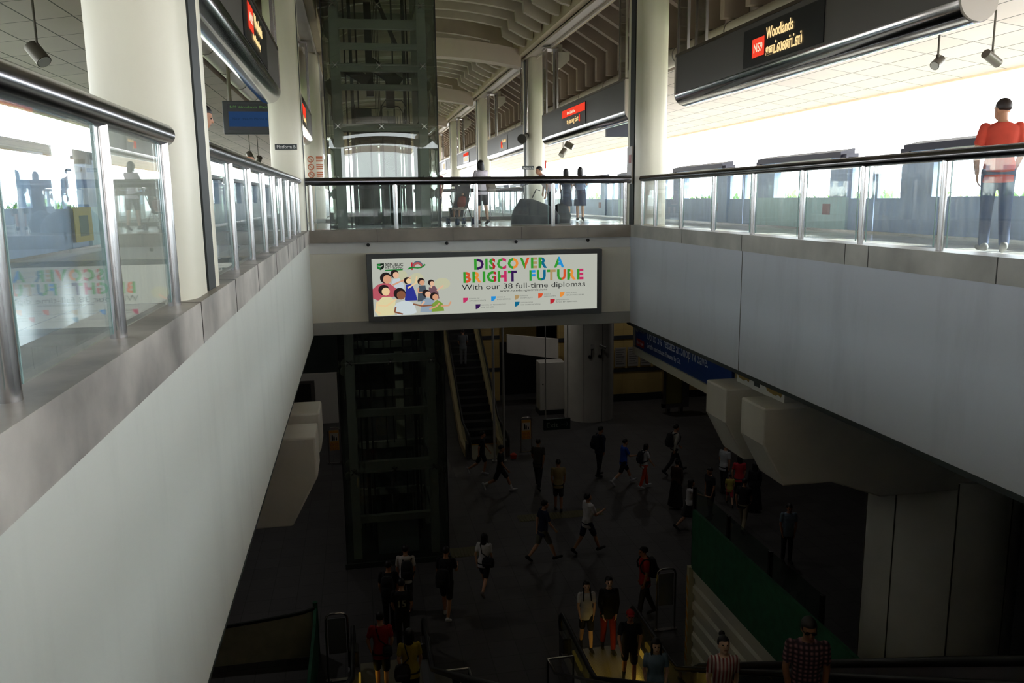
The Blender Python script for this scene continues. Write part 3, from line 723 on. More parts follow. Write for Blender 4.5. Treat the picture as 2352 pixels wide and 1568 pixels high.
for za, zb_ in ((-3.4, -2.3), (-4.2, -3.55), (-5.3, -4.4), (-6.1, -5.55)):
    b = BM(); box(b, .9, 1.16, 22.99, 23.02, za, zb_); lp('rear_gap_strip', b, SLOT)
for za, zb_ in ((-4.6, -3.6), (-5.6, -4.75)):
    b = BM(); box(b, 1.3, 1.52, 22.99, 23.02, za, zb_); lp('rear_gap_strip', b, mat('dull_rear_panel', (120, 116, 104), .6))

# ================================================================ ADVERTISEMENT
ad = thing('lit_billboard', 'long backlit billboard reading Discover a bright future on the bridge', 'billboard', (2.55, YB, -1.04))
AX0, AX1, AZ0, AZ1 = .17, 4.96, -1.715, -.375
AY = YB - .16
FRM = mat('billboard_frame_grey', (72, 74, 74), .45)
b = BM(); box(b, AX0, AX1, AY, YB + .02, AZ0, AZ1); box(b, AX0, AX0 + .1, AY - .03, AY, AZ0, AZ1); box(b, AX1 - .1, AX1, AY - .03, AY, AZ0, AZ1); box(b, AX0 + .1, AX1 - .1, AY - .03, AY, AZ0, AZ0 + .11); box(b, AX0 + .1, AX1 - .1, AY - .03, AY, AZ1 - .09, AZ1)
fr_ = part('frame', b, FRM, ad)
PX0, PX1, PZ0, PZ1 = AX0 + .1, AX1 - .1, AZ0 + .11, AZ1 - .09
b = BM(); box(b, PX0, PX1, AY - .006, AY, PZ0, PZ1); pan = part('panel', b, emit('billboard_light', (178, 181, 170), .85), ad)
# a point on the panel from fractions (0..1 across, 0..1 down), as printed
def ap(u, v, lift=.004): return V((PX0 + u * (PX1 - PX0), AY - .006 - lift, PZ1 - v * (PZ1 - PZ0)))
PW, PH = PX1 - PX0, PZ1 - PZ0
o_ad = off(pan)
def atext(name, s, u, v, h, m, fit=None, **kw):
    return text(name, s, h, plane_M(ap(u, v) - o_ad, (1, 0, 0), (0, 0, 1)), m, pan, fit=fit, extrude=.0006, **kw)
E_ = lambda n, c: emit('print_' + n, c, .85)
GRN, PUR, REDP, MAG, ORA, TOM, TAN, TEA, BLU, INK = (E_('green', (52, 146, 46)), E_('purple', (52, 24, 78)), E_('red', (176, 36, 48)), E_('magenta', (188, 46, 96)), E_('orange', (222, 138, 58)), E_('tomato', (206, 80, 44)), E_('tan', (166, 140, 98)), E_('teal', (16, 98, 132)), E_('blue', (36, 138, 206)), E_('ink', (34, 36, 36)))
def letters(word, u, v, h, cols, fit_w):
    """stencil letters, left half green and right half coloured, one printed mesh"""
    b = BM(); x = 0.0; mats = [GRN] + cols; mset = []
    for ch, cm, cut in word:
        if ch == ' ': x += h * .42; continue
        me = text_mesh(ch, h, bold=.045, extrude=.0006)
        xs = [q.co.x for q in me.vertices]; w0, w1 = min(xs), max(xs)
        t_ = BM(); t_.from_mesh(me); cx_ = w0 + (w1 - w0) * cut
        g = bmesh.ops.bisect_plane(t_, geom=t_.verts[:] + t_.edges[:] + t_.faces[:], plane_co=(cx_, 0, 0), plane_no=(1, .0, 0))
        if cm not in mset: mset.append(cm)
        for f_ in t_.faces:
            f_.material_index = 0 if f_.calc_center_median().x < cx_ else 1 + mset.index(cm)
        bmesh.ops.translate(t_, vec=(x - w0, 0, 0), verts=t_.verts[:])
        m2 = bpy.data.meshes.new('l'); t_.to_mesh(m2); t_.free(); b.from_mesh(m2)
        x += (w1 - w0) + h * .1
    s = fit_w / x
    bmesh.ops.transform(b, matrix=plane_M(ap(u, v) - o_ad, (1, 0, 0), (0, 0, 1)) @ Matrix.Diagonal((s, 1, 1, 1)), verts=b.verts[:])
    me = bpy.data.meshes.new('headline_lettering'); b.to_mesh(me); b.free()
    for mm in [GRN] + mset: me.materials.append(mm)
    o = bpy.data.objects.new('headline_lettering', me); COL.objects.link(o); o.parent = pan
letters([('D', PUR, .28), ('I', GRN, .5), ('S', REDP, .55), ('C', MAG, .6), ('O', ORA, .52), ('V', TOM, .52), ('E', TAN, .38), ('R', TEA, .38), (' ', None, 0), ('A', BLU, .45)], .442, .225, .285, [], .412 * PW)
letters([('B', TOM, .32), ('R', ORA, .32), ('I', GRN, .5), ('G', REDP, .72), ('H', MAG, .35), ('T', PUR, .35), (' ', None, 0), (' ', None, 0), ('F', BLU, .35), ('U', TEA, .5), ('T', TAN, .35), ('U', TOM, .5), ('R', ORA, .36), ('E', MAG, .36)], .393, .45, .285, [], .55 * PW)
atext('subtitle', 'With our 38 full-time diplomas', .385, .585, .155, INK, fit=.56 * PW)
atext('web_address', 'www.rp.edu.sg/admissions', .555, .638, .06, INK, fit=.215 * PW)
SMALLI = E_('small_ink', (96, 100, 96))
for i, (u, v, cm, l1, l2, w) in enumerate([
        (.390, .725, MAG, 'SCHOOL OF', 'APPLIED SCIENCE', .075), (.515, .715, BLU, 'SCHOOL OF', 'ENGINEERING', .06), (.621, .705, TAN, 'SCHOOL OF', 'HOSPITALITY', .055),
        (.728, .690, TOM, 'SCHOOL OF', 'INFOCOMM', .052), (.828, .680, ORA, 'SCHOOL OF SPORTS,', 'HEALTH AND LEISURE', .085),
        (.445, .848, PUR, 'SCHOOL OF TECHNOLOGY', 'FOR THE ARTS', .11), (.621, .828, TEA, 'CENTRE FOR CULTURE', 'AND COMMUNICATION', .09), (.783, .800, REDP, 'CENTRE FOR INNOVATION', 'AND ENTERPRISE', .10)]):
    b = BM(); s = .1; p0 = ap(u, v, .003)
    pts = [(0, 0), (s, 0)] + [(s * math.cos(R(a)), -s * math.sin(R(a))) for a in range(15, 91, 15)]
    prism(b, [(p0.x + q[0], p0.z + q[1]) for q in pts], XZ, p0.y - .002, p0.y); part('school_mark', b, cm, pan)
    atext('school_name', l1, u + .026, v + .028, .034, SMALLI, fit=w * PW * .62 if l2 != 'FOR THE ARTS' else w * PW)
    atext('school_name', l2, u + .026, v + .068, .034, SMALLI, fit=w * PW if l2 != 'FOR THE ARTS' else w * PW * .5)
# shield, name and the 10 with a ribbon
def poly(name, pts, m, lift=.003):
    b = BM(); P_ = [ap(u, v, lift) for u, v in pts]; prism(b, [(p.x, p.z) for p in P_], XZ, P_[0].y - .0016, P_[0].y); return part(name, b, m, pan)
DKG = E_('black_green', (24, 34, 26)); LGR = E_('leaf', (30, 120, 50)); PALE = E_('pale', (178, 181, 170))
poly('crest', [(.022, .085), (.052, .078), (.052, .15), (.046, .175), (.037, .195), (.027, .178), (.022, .155)], DKG, .003)
poly('crest_leaf', [(.023, .09), (.036, .087), (.036, .19), (.027, .172), (.023, .15)], LGR, .006)
poly('crest_wing', [(.024, .118), (.034, .128), (.05, .104), (.038, .145), (.036, .150)], PALE, .009)
atext('college_name', 'REPUBLiC', .055, .135, .085, INK, fit=.077 * PW, bold=.02)
atext('college_name', 'POLYTECHNiC', .055, .178, .055, INK, fit=.077 * PW, bold=.02)
poly('green_bar', [(.055, .192), (.131, .186), (.131, .207), (.055, .213)], LGR)
atext('numeral', '1', .160, .20, .2, REDP, bold=.03)
pts = []
poly('rainbow_arch', [(.1955 + .0225 * math.cos(R(a)), .150 - .085 * math.sin(R(a))) for a in range(0, 181, 15)] + [(.1955 - .012 * math.cos(R(a)), .150 - .04 * math.sin(R(a))) for a in range(0, 181, 15)], E_('rainbow', (170, 84, 84)))
poly('rainbow_rim', [(.1955 + .0235 * math.cos(R(a)), .150 - .095 * math.sin(R(a))) for a in range(0, 181, 15)] + [(.1955 - .0205 * math.cos(R(a)), .150 - .078 * math.sin(R(a))) for a in range(0, 181, 15)], E_('rainbow_blue', (70, 96, 116)), .005)
poly('ribbon', [(.150, .20), (.157, .165), (.17, .150), (.19, .162), (.205, .162), (.219, .135), (.224, .10), (.231, .128), (.226, .14), (.212, .178), (.195, .185), (.175, .176), (.160, .19)], LGR, .007)
# the nine printed students: flat printed shapes
SK = [E_('skin_a', (206, 152, 120)), E_('skin_b', (220, 176, 146)), E_('skin_c', (132, 86, 62)), E_('skin_d', (226, 196, 150))]
HR = E_('hair', (38, 30, 30)); GLOW = E_('glow', (188, 188, 158))
def ell(name, u, v, ru, rv, m, lift, rot=0):
    pts = []
    for a in range(0, 360, 20):
        x, y = ru * math.cos(R(a)), rv * math.sin(R(a)); c, s = math.cos(R(rot)), math.sin(R(rot)); y *= PH / PW
        pts.append((u + x * c - y * s, v + (x * s + y * c) * PW / PH))
    return poly(name, pts, m, lift)
def limb(pts, w, m, lift):
    for (u0, v0), (u1, v1) in zip(pts[:-1], pts[1:]):
        dx, dy = (u1 - u0) * PW, (v1 - v0) * PH; L_ = math.hypot(dx, dy); nx, ny = -dy / L_ * w, dx / L_ * w
        poly('printed_arm', [(u0 + nx / PW, v0 + ny / PH), (u1 + nx * .8 / PW, v1 + ny * .8 / PH), (u1 - nx * .8 / PW, v1 - ny * .8 / PH), (u0 - nx / PW, v0 - ny / PH)], m, lift)
C_ = lambda n, c: E_('cloth_' + n, c)
lay = [.010]
def student(hu, hv, hr, skin, torso, cloth, arms, hair=(0, -.012), legs=None):
    L0 = lay[0]; lay[0] += .003
    poly('printed_torso', torso, cloth, L0)
    for a_ in arms: limb(a_, .017, skin, L0 + .0006)
    ell('printed_hair', hu + hair[0], hv + hair[1], hr * 1.12, hr * 2.6 * 1.1 * PW / PH * .38, HR, L0 + .0012)
    ell('printed_face', hu, hv + .012, hr * .82, hr * 2.2 * PW / PH * .38, skin, L0 + .0018)
for u, v, r in ((.19, .36, .03), (.30, .46, .035), (.12, .30, .03)): ell('printed_glow', u, v, r, .1, GLOW, .002)
student(.101, .275, .016, SK[1], [(.088, .36), (.115, .345), (.135, .46), (.13, .62), (.085, .62), (.08, .45)], C_('pale_blue', (190, 200, 206)), [[(.125, .40), (.145, .345), (.165, .335)]], (-.006, -.01))
student(.063, .345, .022, SK[0], [(.0, .52), (.02, .45), (.06, .40), (.082, .46), (.1, .52), (.09, .66), (.02, .72), (.0, .68)], C_('pink', (178, 84, 96)), [[(.085, .46), (.12, .40), (.155, .36)]], (-.006, -.014))
student(.155, .385, .014, SK[3], [(.142, .46), (.168, .45), (.182, .6), (.19, .74), (.135, .74), (.14, .56)], C_('blue_skirt', (44, 52, 140)), [[(.165, .48), (.185, .44), (.19, .32)], [(.15, .52), (.175, .46)]], (-.006, .004))
student(.212, .42, .014, SK[0], [(.198, .48), (.226, .48), (.23, .6), (.224, .76), (.19, .76), (.194, .58)], C_('grey_dress', (72, 82, 92)), [[(.196, .52), (.194, .6), (.22, .6)]], (-.004, -.01))
student(.255, .44, .012, SK[1], [(.24, .52), (.266, .49), (.28, .58), (.285, .72), (.245, .72)], C_('plum', (110, 80, 90)), [[(.25, .53), (.258, .45), (.26, .40)], [(.275, .58), (.295, .52), (.305, .49)]], (-.004, -.006))
student(.055, .555, .021, SK[3], [(.015, .76), (.04, .66), (.075, .66), (.095, .74), (.09, .98), (.02, .99), (.005, .9)], C_('cream_top', (214, 206, 160)), [[(.02, .8), (.055, .82), (.1, .7)], [(.018, .74), (.008, .9), (.03, .95)]], (-.008, -.016))
student(.236, .625, .015, SK[1], [(.205, .76), (.23, .70), (.258, .72), (.268, .86), (.25, .96), (.2, .95)], C_('denim', (140, 156, 170)), [[(.22, .76), (.2, .86)]], (-.008, -.008))
student(.268, .68, .016, SK[0], [(.25, .82), (.275, .74), (.298, .8), (.305, .94), (.25, .95)], C_('lime', (120, 150, 60)), [[(.29, .85), (.325, .85), (.335, .78)], [(.24, .9), (.27, .86), (.285, .8)]], (-.006, -.004))
student(.12, .625, .023, SK[2], [(.085, .86), (.1, .77), (.135, .73), (.175, .78), (.185, .95), (.16, .985), (.1, .985)], C_('white_tee', (196, 206, 208)), [[(.17, .8), (.21, .84), (.255, .83)], [(.095, .84), (.09, .93), (.125, .97)]], (-.006, -.016))
text('panel_number', '01', .055, plane_M(V((AX0 + .27, AY - .033, AZ0 + .035)) - off(fr_), (1, 0, 0), (0, 0, 1)), mat('panel_number_white', (140, 140, 136), .5), fr_)

# ================================================================ PLATFORM SCREEN DOORS
PSD_B = mat('screen_door_blue', (176, 196, 226), .4); PSD_C = mat('screen_door_cap', (64, 62, 78), .45)  # door blues lightened so the colour carries the lens flare's wash
PSD_P = mat('screen_door_panel', (196, 226, 230), .4); PSD_G = glass('screen_door_glass', (.9, .95, .97), .03, 4)
def screen_doors(label, side, y0, n, group):
    x = XC + side * (8.7 - XC); X0, X1 = min(x, x + side * .16), max(x, x + side * .16)
    t = thing('platform_screen_doors', label, 'platform doors', (x, y0, 0), 0, group)
    for k in range(n):
        a = y0 + 4.9 * k; f0, f1 = a, a + 3.4; d1 = a + 4.9
        b = BM(); box(b, X0, X1, f0, f1, .04, .62); fp = part('fixed_panel', b, PSD_P if k % 2 else PSD_B, t)
        b = BM(); pf = [(x - side * .08, 1.33), (x - side * .08, 1.43), (x + side * .2, 1.49), (x + side * .2, 1.33)]
        prism(b, pf if side > 0 else pf[::-1], XZ, f0 + .12, f1 - .12)
        for yy, s in ((f0, 1), (f1, -1)):
            prism(b, [(X0 - .04, 1.26), (X1 + .04, 1.26), (X1 + .04, 1.40), (X0 - .04, 1.38)], XZ, min(yy, yy + s * .2), max(yy, yy + s * .2))
        part('cap', b, PSD_C, t)
        b = BM(); box(b, X0, X1, f0, f0 + .55, .62, 1.33); box(b, X0, X1, f1 - .75, f1, .62, 1.33); part('door_housing', b, PSD_B, t)
        b = BM(); box(b, (X0 + X1) / 2 - .006, (X0 + X1) / 2 + .006, f0 + .55, f1 - .75, .64, 1.31); part('window', b, PSD_G, t)
        for c0, c1 in ((f1, f1 + .74), (f1 + .76, d1)):
            b = BM(); xm = (X0 + X1) / 2; box(b, xm - .03, xm + .03, c0, c1, .04, .6); box(b, xm - .03, xm + .03, c0, c0 + .07, .6, 1.2); box(b, xm - .03, xm + .03, c1 - .07, c1, .6, 1.2); box(b, xm - .03, xm + .03, c0, c1, 1.14, 1.22)
            dl = part('sliding_door', b, PSD_B, t)
            b = BM(); box(b, xm - .006, xm + .006, c0 + .07, c1 - .07, .6, 1.14); part('door_glass', b, PSD_G, dl)
        b = BM(); box(b, X0 - .02, X1 + .02, f0, d1, 0, .04); part('sill', b, STEEL, t)
        b = BM(); box(b, X0 - .008, X0, f0 + .5, f0 + .75, .3, .5) if side > 0 else box(b, X1, X1 + .008, f0 + .5, f0 + .75, .3, .5); part('sticker', b, mat('door_sticker', (176, 130, 130), .5), fp)
    return t
screen_doors('long row of half height blue platform screen doors along the right platform', 1, -20.7, 16, None)
screen_doors('long row of half height blue platform screen doors along the left platform', -1, -20.7, 16, None)
# posters hanging on the left platform doors
for y, c, l in ((9.3, (206, 196, 120), 'yellow poster on the left platform doors seen through the nearest glass'), (12.8, (196, 176, 90), 'second yellow poster on left platform doors, farther along')):
    xx = XC - (8.7 - XC) + .012
    b = BM(); box(b, xx, xx + .012, y, y + .8, .12, .62); p_ = tag(obj('door_poster', b, mat('poster_yellow_%d' % c[1], c, .5)), l, 'poster')
    b = BM(); box(b, xx + .012, xx + .016, y + .2, y + .6, .2, .5); obj('picture', b, mat('poster_pic', (120, 130, 110), .6), p_)
# ================================================================ CONCOURSE
# piers with forked corbel heads
def pier(label, x, y, r, side, corbel=True):
    t = thing('concrete_pier', label, 'pier', (x, y, Z0))
    b = BM(); cyl(b, (x, y, Z0 - .02), (x, y, -3.6 if corbel else WALL_B + .1), r, seg=48); part('shaft', b, PIER, t, True)
    b = BM()
    for k in range(8):
        a = 2 * PI * (k + .35) / 8; box(b, x + (r + .002) * math.cos(a) - .008, x + (r + .002) * math.cos(a) + .008, y + (r + .002) * math.sin(a) - .008, y + (r + .002) * math.sin(a) + .008, Z0, -3.62)
    part('panel_joint', b, mat('pier_joint', (84, 80, 72), .8), t)
    if not corbel: return t
    s = side
    e = 5.5 if s > 0 else -.62                    # where the corbel tips end
    P = lambda u: e + s * u
    tip = [(P(0), -2.27), (P(0), -2.8), (P(.34), -3.43), (P(1.1), -3.43), (P(1.9), -3.72), (P(6.2), -3.72), (P(6.2), -2.27)]
    b = BM()
    for y0, y1 in ((y - .98, y - .26), (y + .24, y + .98)): prism(b, tip, XZ, y0, y1)
    h = part('corbel_arm', b, PIER, t, bevel=.025)
    b = BM(); prism(b, [(P(.75), -2.30), (P(.75), -3.44), (P(1.1), -3.44), (P(1.9), -3.73), (P(6.21), -3.73), (P(6.21), -2.30)], XZ, y - .3, y + .3)
    part('corbel_web', b, PIER, t)
    b = BM(); box(b, min(P(.42), P(1.6)), max(P(.42), P(1.6)), y - .75, y + .75, -2.28, WALL_B - .065); bb = part('bearing_block', b, mat('bearing_white', (206, 204, 198), .7), t)
    xf = P(.42) - s * .002
    for q0, q1, z in ((y + .3, y + .72, -2.13), (y - .7, y - .2, -2.14)):
        b = BM(); prism(b, [(q0, z), (q0 + .04, z - .07), (q0 + .12, z - .045), (q0 + .2, z - .08), (q1 - .06, z - .06), (q1, z)], YZ, min(xf, xf - s * .004), max(xf, xf - s * .004))
        part('rust_stain', b, mat('yellow_stain', (150, 122, 62), .8), bb)
    b = BM(); box(b, min(xf, xf - s * .004), max(xf, xf - s * .004), y - .02, y + .16, -2.21, -2.14); part('slot', b, DARK, bb)
    return t
pier('big pale concrete pier with forked corbel under the right wall', 9.25, 11.25, 1.13, 1)
pier('concrete pier with forked corbel poking out under the left wall', -4.4, 11.25, 1.2, -1)
far = pier('round pale column beyond the crowd with two cameras on it', 9.7, 33.75, 1.07, 1, False)
# two cameras on the far column
for i, (x, dx, l) in enumerate(((9.42, -.05, 'left security camera on the round concourse column'), (9.86, .22, 'right security camera on the round concourse column'))):
    t = thing('security_camera', l, 'camera', (x, 32.7, -5.9), 0, 'security cameras on the round column')
    b = BM(); cyl(b, (x, 32.68, -5.92), (x, 32.56, -5.92), .07, seg=14); tube(b, [(x, 32.56, -5.92), (x, 32.4, -5.86), (x, 32.35, -5.55)], .022, 8); part('bracket', b, BLACKRUB, t, True)
    b = BM(); c = V((x, 32.3, -5.45)); d = V((dx, -.18, -.1)).normalized(); bar(b, c - d * .12, c + d * .16, .1, .09); part('body', b, mat('camera_grey', (90, 88, 84), .5), t)

# blue hanging shop sign under the right wall
sg = thing('shop_sign', 'blue hanging sign about a rebate under the right wall', 'sign', (6.2, 15.2, -2.3))
b = BM(); box(b, 6.12, 6.3, 12.6, 17.5, -2.68, WALL_B); part('panel', b, mat('rebate_blue', (30, 62, 128), .4), sg)
pn = sg.children[0]
b = BM(); box(b, 6.08, 6.34, 12.6, 17.55, -2.84, -2.68); box(b, 6.1, 6.34, 17.5, 17.6, -2.7, WALL_B); part('frame', b, mat('sign_frame_pale', (206, 202, 186), .5), sg)
SW = mat('rebate_white', (206, 210, 220), .5); o = off(pn)
PM = lambda y, z: plane_M(V((6.114, y, z)) - o, (0, -1, 0), (0, 0, 1))
text('headline', 'Up to 5% rebate at Shop N Save.', .3, PM(16.72, -2.38), SW, pn, fit=3.15)
text('small_print', 'Get the most rebates. Powered by Citi.', .15, PM(16.72, -2.56), SW, pn, fit=1.9)
text('logo_name', 'SAFRA', .2, PM(17.2, -2.29), SW, pn, fit=.36)
b = BM(); box(b, 6.108, 6.116, 16.9, 17.38, -2.62, -2.46); rb = part('red_badge', b, mat('badge_red', (190, 52, 44), .5), pn)
text('badge_text', 'shop n save', .12, PM(17.35, -2.575) @ Matrix.Translation((0, 0, .008)), SW, pn, fit=.42)
b = BM(); tube(b, [(6.112, 17.36 + .07 * math.cos(a * PI / 6), -2.22 + .09 * math.sin(a * PI / 6)) for a in range(-7, 4)], .014, 6); tube(b, [(6.112, 17.38, -2.16), (6.112, 17.33, -2.1), (6.112, 17.28, -2.14)], .012, 6); part('logo_swirl', b, SW, pn, True)
t = thing('notice_board', 'brown framed board behind the corbel, next to the blue sign', 'board', (6.25, 12.2, -2.3))
b = BM(); box(b, 6.15, 6.3, 11.9, 12.55, -2.7, WALL_B); part('panel', b, mat('board_beige', (150, 128, 84), .6), t)
b = BM(); box(b, 6.14, 6.15, 12.15, 12.38, -2.6, -2.05); part('picture', b, mat('board_dark', (50, 36, 30), .6), t)
# timetable posters on the yellow wall
PAP = mat('poster_paper', (150, 146, 140), .6); PTX = mat('poster_text_grey', (104, 102, 100), .7)
for i in range(4):
    x = 11.85 + i * .62
    t = thing('timetable_poster', ('first', 'second', 'third', 'fourth')[i] + ' notice from the left in the row on the yellow wall', 'poster', (x, 35.95, -6.9), 0, 'notices on the yellow wall')
    b = BM(); box(b, x - .25, x + .25, 35.93, 35.965, -7.12, -6.22); part('sheet', b, PAP, t)
    b = BM()
    for k in range(7): box(b, x - .2, x + .2 - .05 * (k % 3), 35.925, 35.93, -6.34 - k * .11, -6.30 - k * .11)
    part('print', b, PTX, t)
# advertising stand
t = thing('advertising_stand', 'silver framed advertising stand beyond the crowd at the yellow wall', 'stand', (13.6, 33.4, Z0))
b = BM(); x0, x1, y = 13.0, 14.2, 33.4
box(b, x0, x0 + .14, y, y + .2, Z0 + .25, -6.2); box(b, x1 - .32, x1, y - .05, y + .25, Z0 + .25, -7.1); box(b, x0, x1, y, y + .2, Z0 + .25, Z0 + .42); box(b, x0, x1, y, y + .2, -6.3, -6.15); part('frame', b, STEEL, t)
b = BM(); box(b, x0 + .14, x1 - .32, y + .06, y + .1, Z0 + .42, -6.3); part('poster', b, mat('poster_olive', (146, 138, 72), .5), t)
b = BM(); box(b, x0 + .2, x0 + .35, y, y + .2, Z0, Z0 + .25); box(b, x1 - .4, x1 - .25, y, y + .2, Z0, Z0 + .25); part('foot', b, STEEL, t)
# safety notice stands
YN = mat('notice_yellow', (222, 160, 60), .5)
def notice_stand(label, x, y, h=1.35, w=.42, yellow=True):
    t = thing('notice_stand', label, 'notice stand', (x, y, Z0), 0, 'steel notice stands')
    b = BM(); pts = [(x - w / 2, y, Z0 + .02), (x - w / 2, y, Z0 + h - .12)] + [(x - w / 2 + .12 - .12 * math.cos(R(a)), y, Z0 + h - .12 + .12 * math.sin(R(a))) for a in (30, 60, 90)] + [(x + w / 2 - .12 + .12 * math.sin(R(a)), y, Z0 + h - .12 + .12 * math.cos(R(a))) for a in (0, 30, 60)] + [(x + w / 2, y, Z0 + h - .12), (x + w / 2, y, Z0 + .02)]
    tube(b, pts, .022, 10); part('frame', b, STEEL, t, True)
    b = BM(); box(b, x - w / 2, x + w / 2, y - .05, y + .05, Z0, Z0 + .03); cyl(b, (x - w / 2, y, Z0), (x - w / 2, y, Z0 + .04), .06); cyl(b, (x + w / 2, y, Z0), (x + w / 2, y, Z0 + .04), .06); part('foot', b, STEEL, t)
    b = BM(); box(b, x - w / 2 + .04, x + w / 2 - .04, y - .012, y + .012, Z0 + h - .85, Z0 + h - .1); sh = part('sheet', b, YN if yellow else mat('sheet_grey', (96, 100, 104), .5), t)
    if yellow:
        b = BM(); box(b, x - w / 2 + .06, x + w / 2 - .06, y - .016, y - .012, Z0 + h - .5, Z0 + h - .2); part('white_panel', b, NW, sh)
        b = BM(); yy = y - .018
        for dx, hh in ((-.06, .17), (.0, .12), (.08, .07)): box(b, x + dx - .025, x + dx + .025, yy, yy + .002, Z0 + h - .47, Z0 + h - .47 + hh); sphere(b, (x + dx, yy, Z0 + h - .45 + hh), .024, .002, .024, 10, 6)
        part('pictogram', b, BLACKRUB, sh)
        b = BM()
        for ix in (-1, 1):
            for iz in (0, 1): tube(b, [(x + ix * .08 + .05 * math.cos(a * PI / 6), yy, Z0 + h - .78 + iz * .15 + .05 * math.sin(a * PI / 6)) for a in range(12)], .011, 5, True)
        part('prohibition_marks', b, ORG, sh)
    return t
notice_stand('yellow safety notice on a steel stand right of the far escalator', 5.98, 29.3)
notice_stand('yellow safety notice on a steel stand left of the lift base', -1.12, 29.5)
notice_stand('grey notice on a dark steel stand beside the green mesh barrier', -.72, 15.4, 1.45, .42, False)
notice_stand('grey notice on a steel stand at the right escalator, by the man in red', 6.35, 15.9, 1.45, .42, False)
# exit sign on two rods
t = thing('exit_sign', 'dark green hanging sign reading Exit with an arrow', 'sign', (6.35, 26, -6.6))
b = BM(); box(b, 5.9, 6.82, 25.95, 26.05, -7.02, -6.64); e_ = part('board', b, mat('exit_green', (18, 44, 36), .4), t)
b = BM(); cyl(b, (5.98, 26, -6.64), (5.98, 26, WALL_B), .02, seg=8); cyl(b, (6.74, 26, -6.64), (6.74, 26, WALL_B), .02, seg=8); part('rod', b, mat('pale_pole_paint', (176, 174, 168), .5), t, True)
EW = mat('exit_white', (150, 160, 150), .5)
text('lettering', 'Exit', .24, plane_M(V((5.98, 25.945, -6.92)) - off(e_), (1, 0, 0), (0, 0, 1)), EW, e_, fit=.4)
b = BM(); bar(b, (6.5, 25.945, -6.83), (6.74, 25.945, -6.83), .02, .01); bar(b, (6.66, 25.945, -6.75), (6.74, 25.945, -6.83), .02, .01); bar(b, (6.66, 25.945, -6.91), (6.74, 25.945, -6.83), .02, .01); part('arrow', b, EW, e_)
# steel poles beside the far escalator
for i, (x, y, l) in enumerate(((4.62, 28.45, 'left of two thin steel poles in front of the far escalator'), (4.97, 28.4, 'right of two thin steel poles in front of the far escalator'))):
    b = BM(); cyl(b, (x, y, Z0), (x, y, WALL_B - .02), .045, seg=12); cyl(b, (x, y, Z0), (x, y, Z0 + .04), .1, seg=14)
    tag(obj('steel_pole', b, mat('pale_pole_paint', (176, 174, 168), .5), smooth=True), l, 'pole', 'thin steel poles')
# tactile warning strips on the floor
TAC = mat('tactile_strip', (104, 98, 66), .7)
for x, y, w, d, l in ((5.7, 22.9, 2.6, .5, 'tactile strip on the floor ahead of the man in the white shirt'), (2.6, 20.9, 1.2, .6, 'ribbed tactile patch on the floor to the right of the lift')):
    t = thing('tactile_strip', l, 'floor strip', (x, y, Z0)); b = BM()
    box(b, x - w / 2, x + w / 2, y - d / 2, y + d / 2, Z0, Z0 + .006)
    k = x - w / 2 + .05
    while k < x + w / 2 - .03: box(b, k, k + .03, y - d / 2 + .03, y + d / 2 - .03, Z0 + .006, Z0 + .014); k += .09
    part('tile', b, TAC, t)

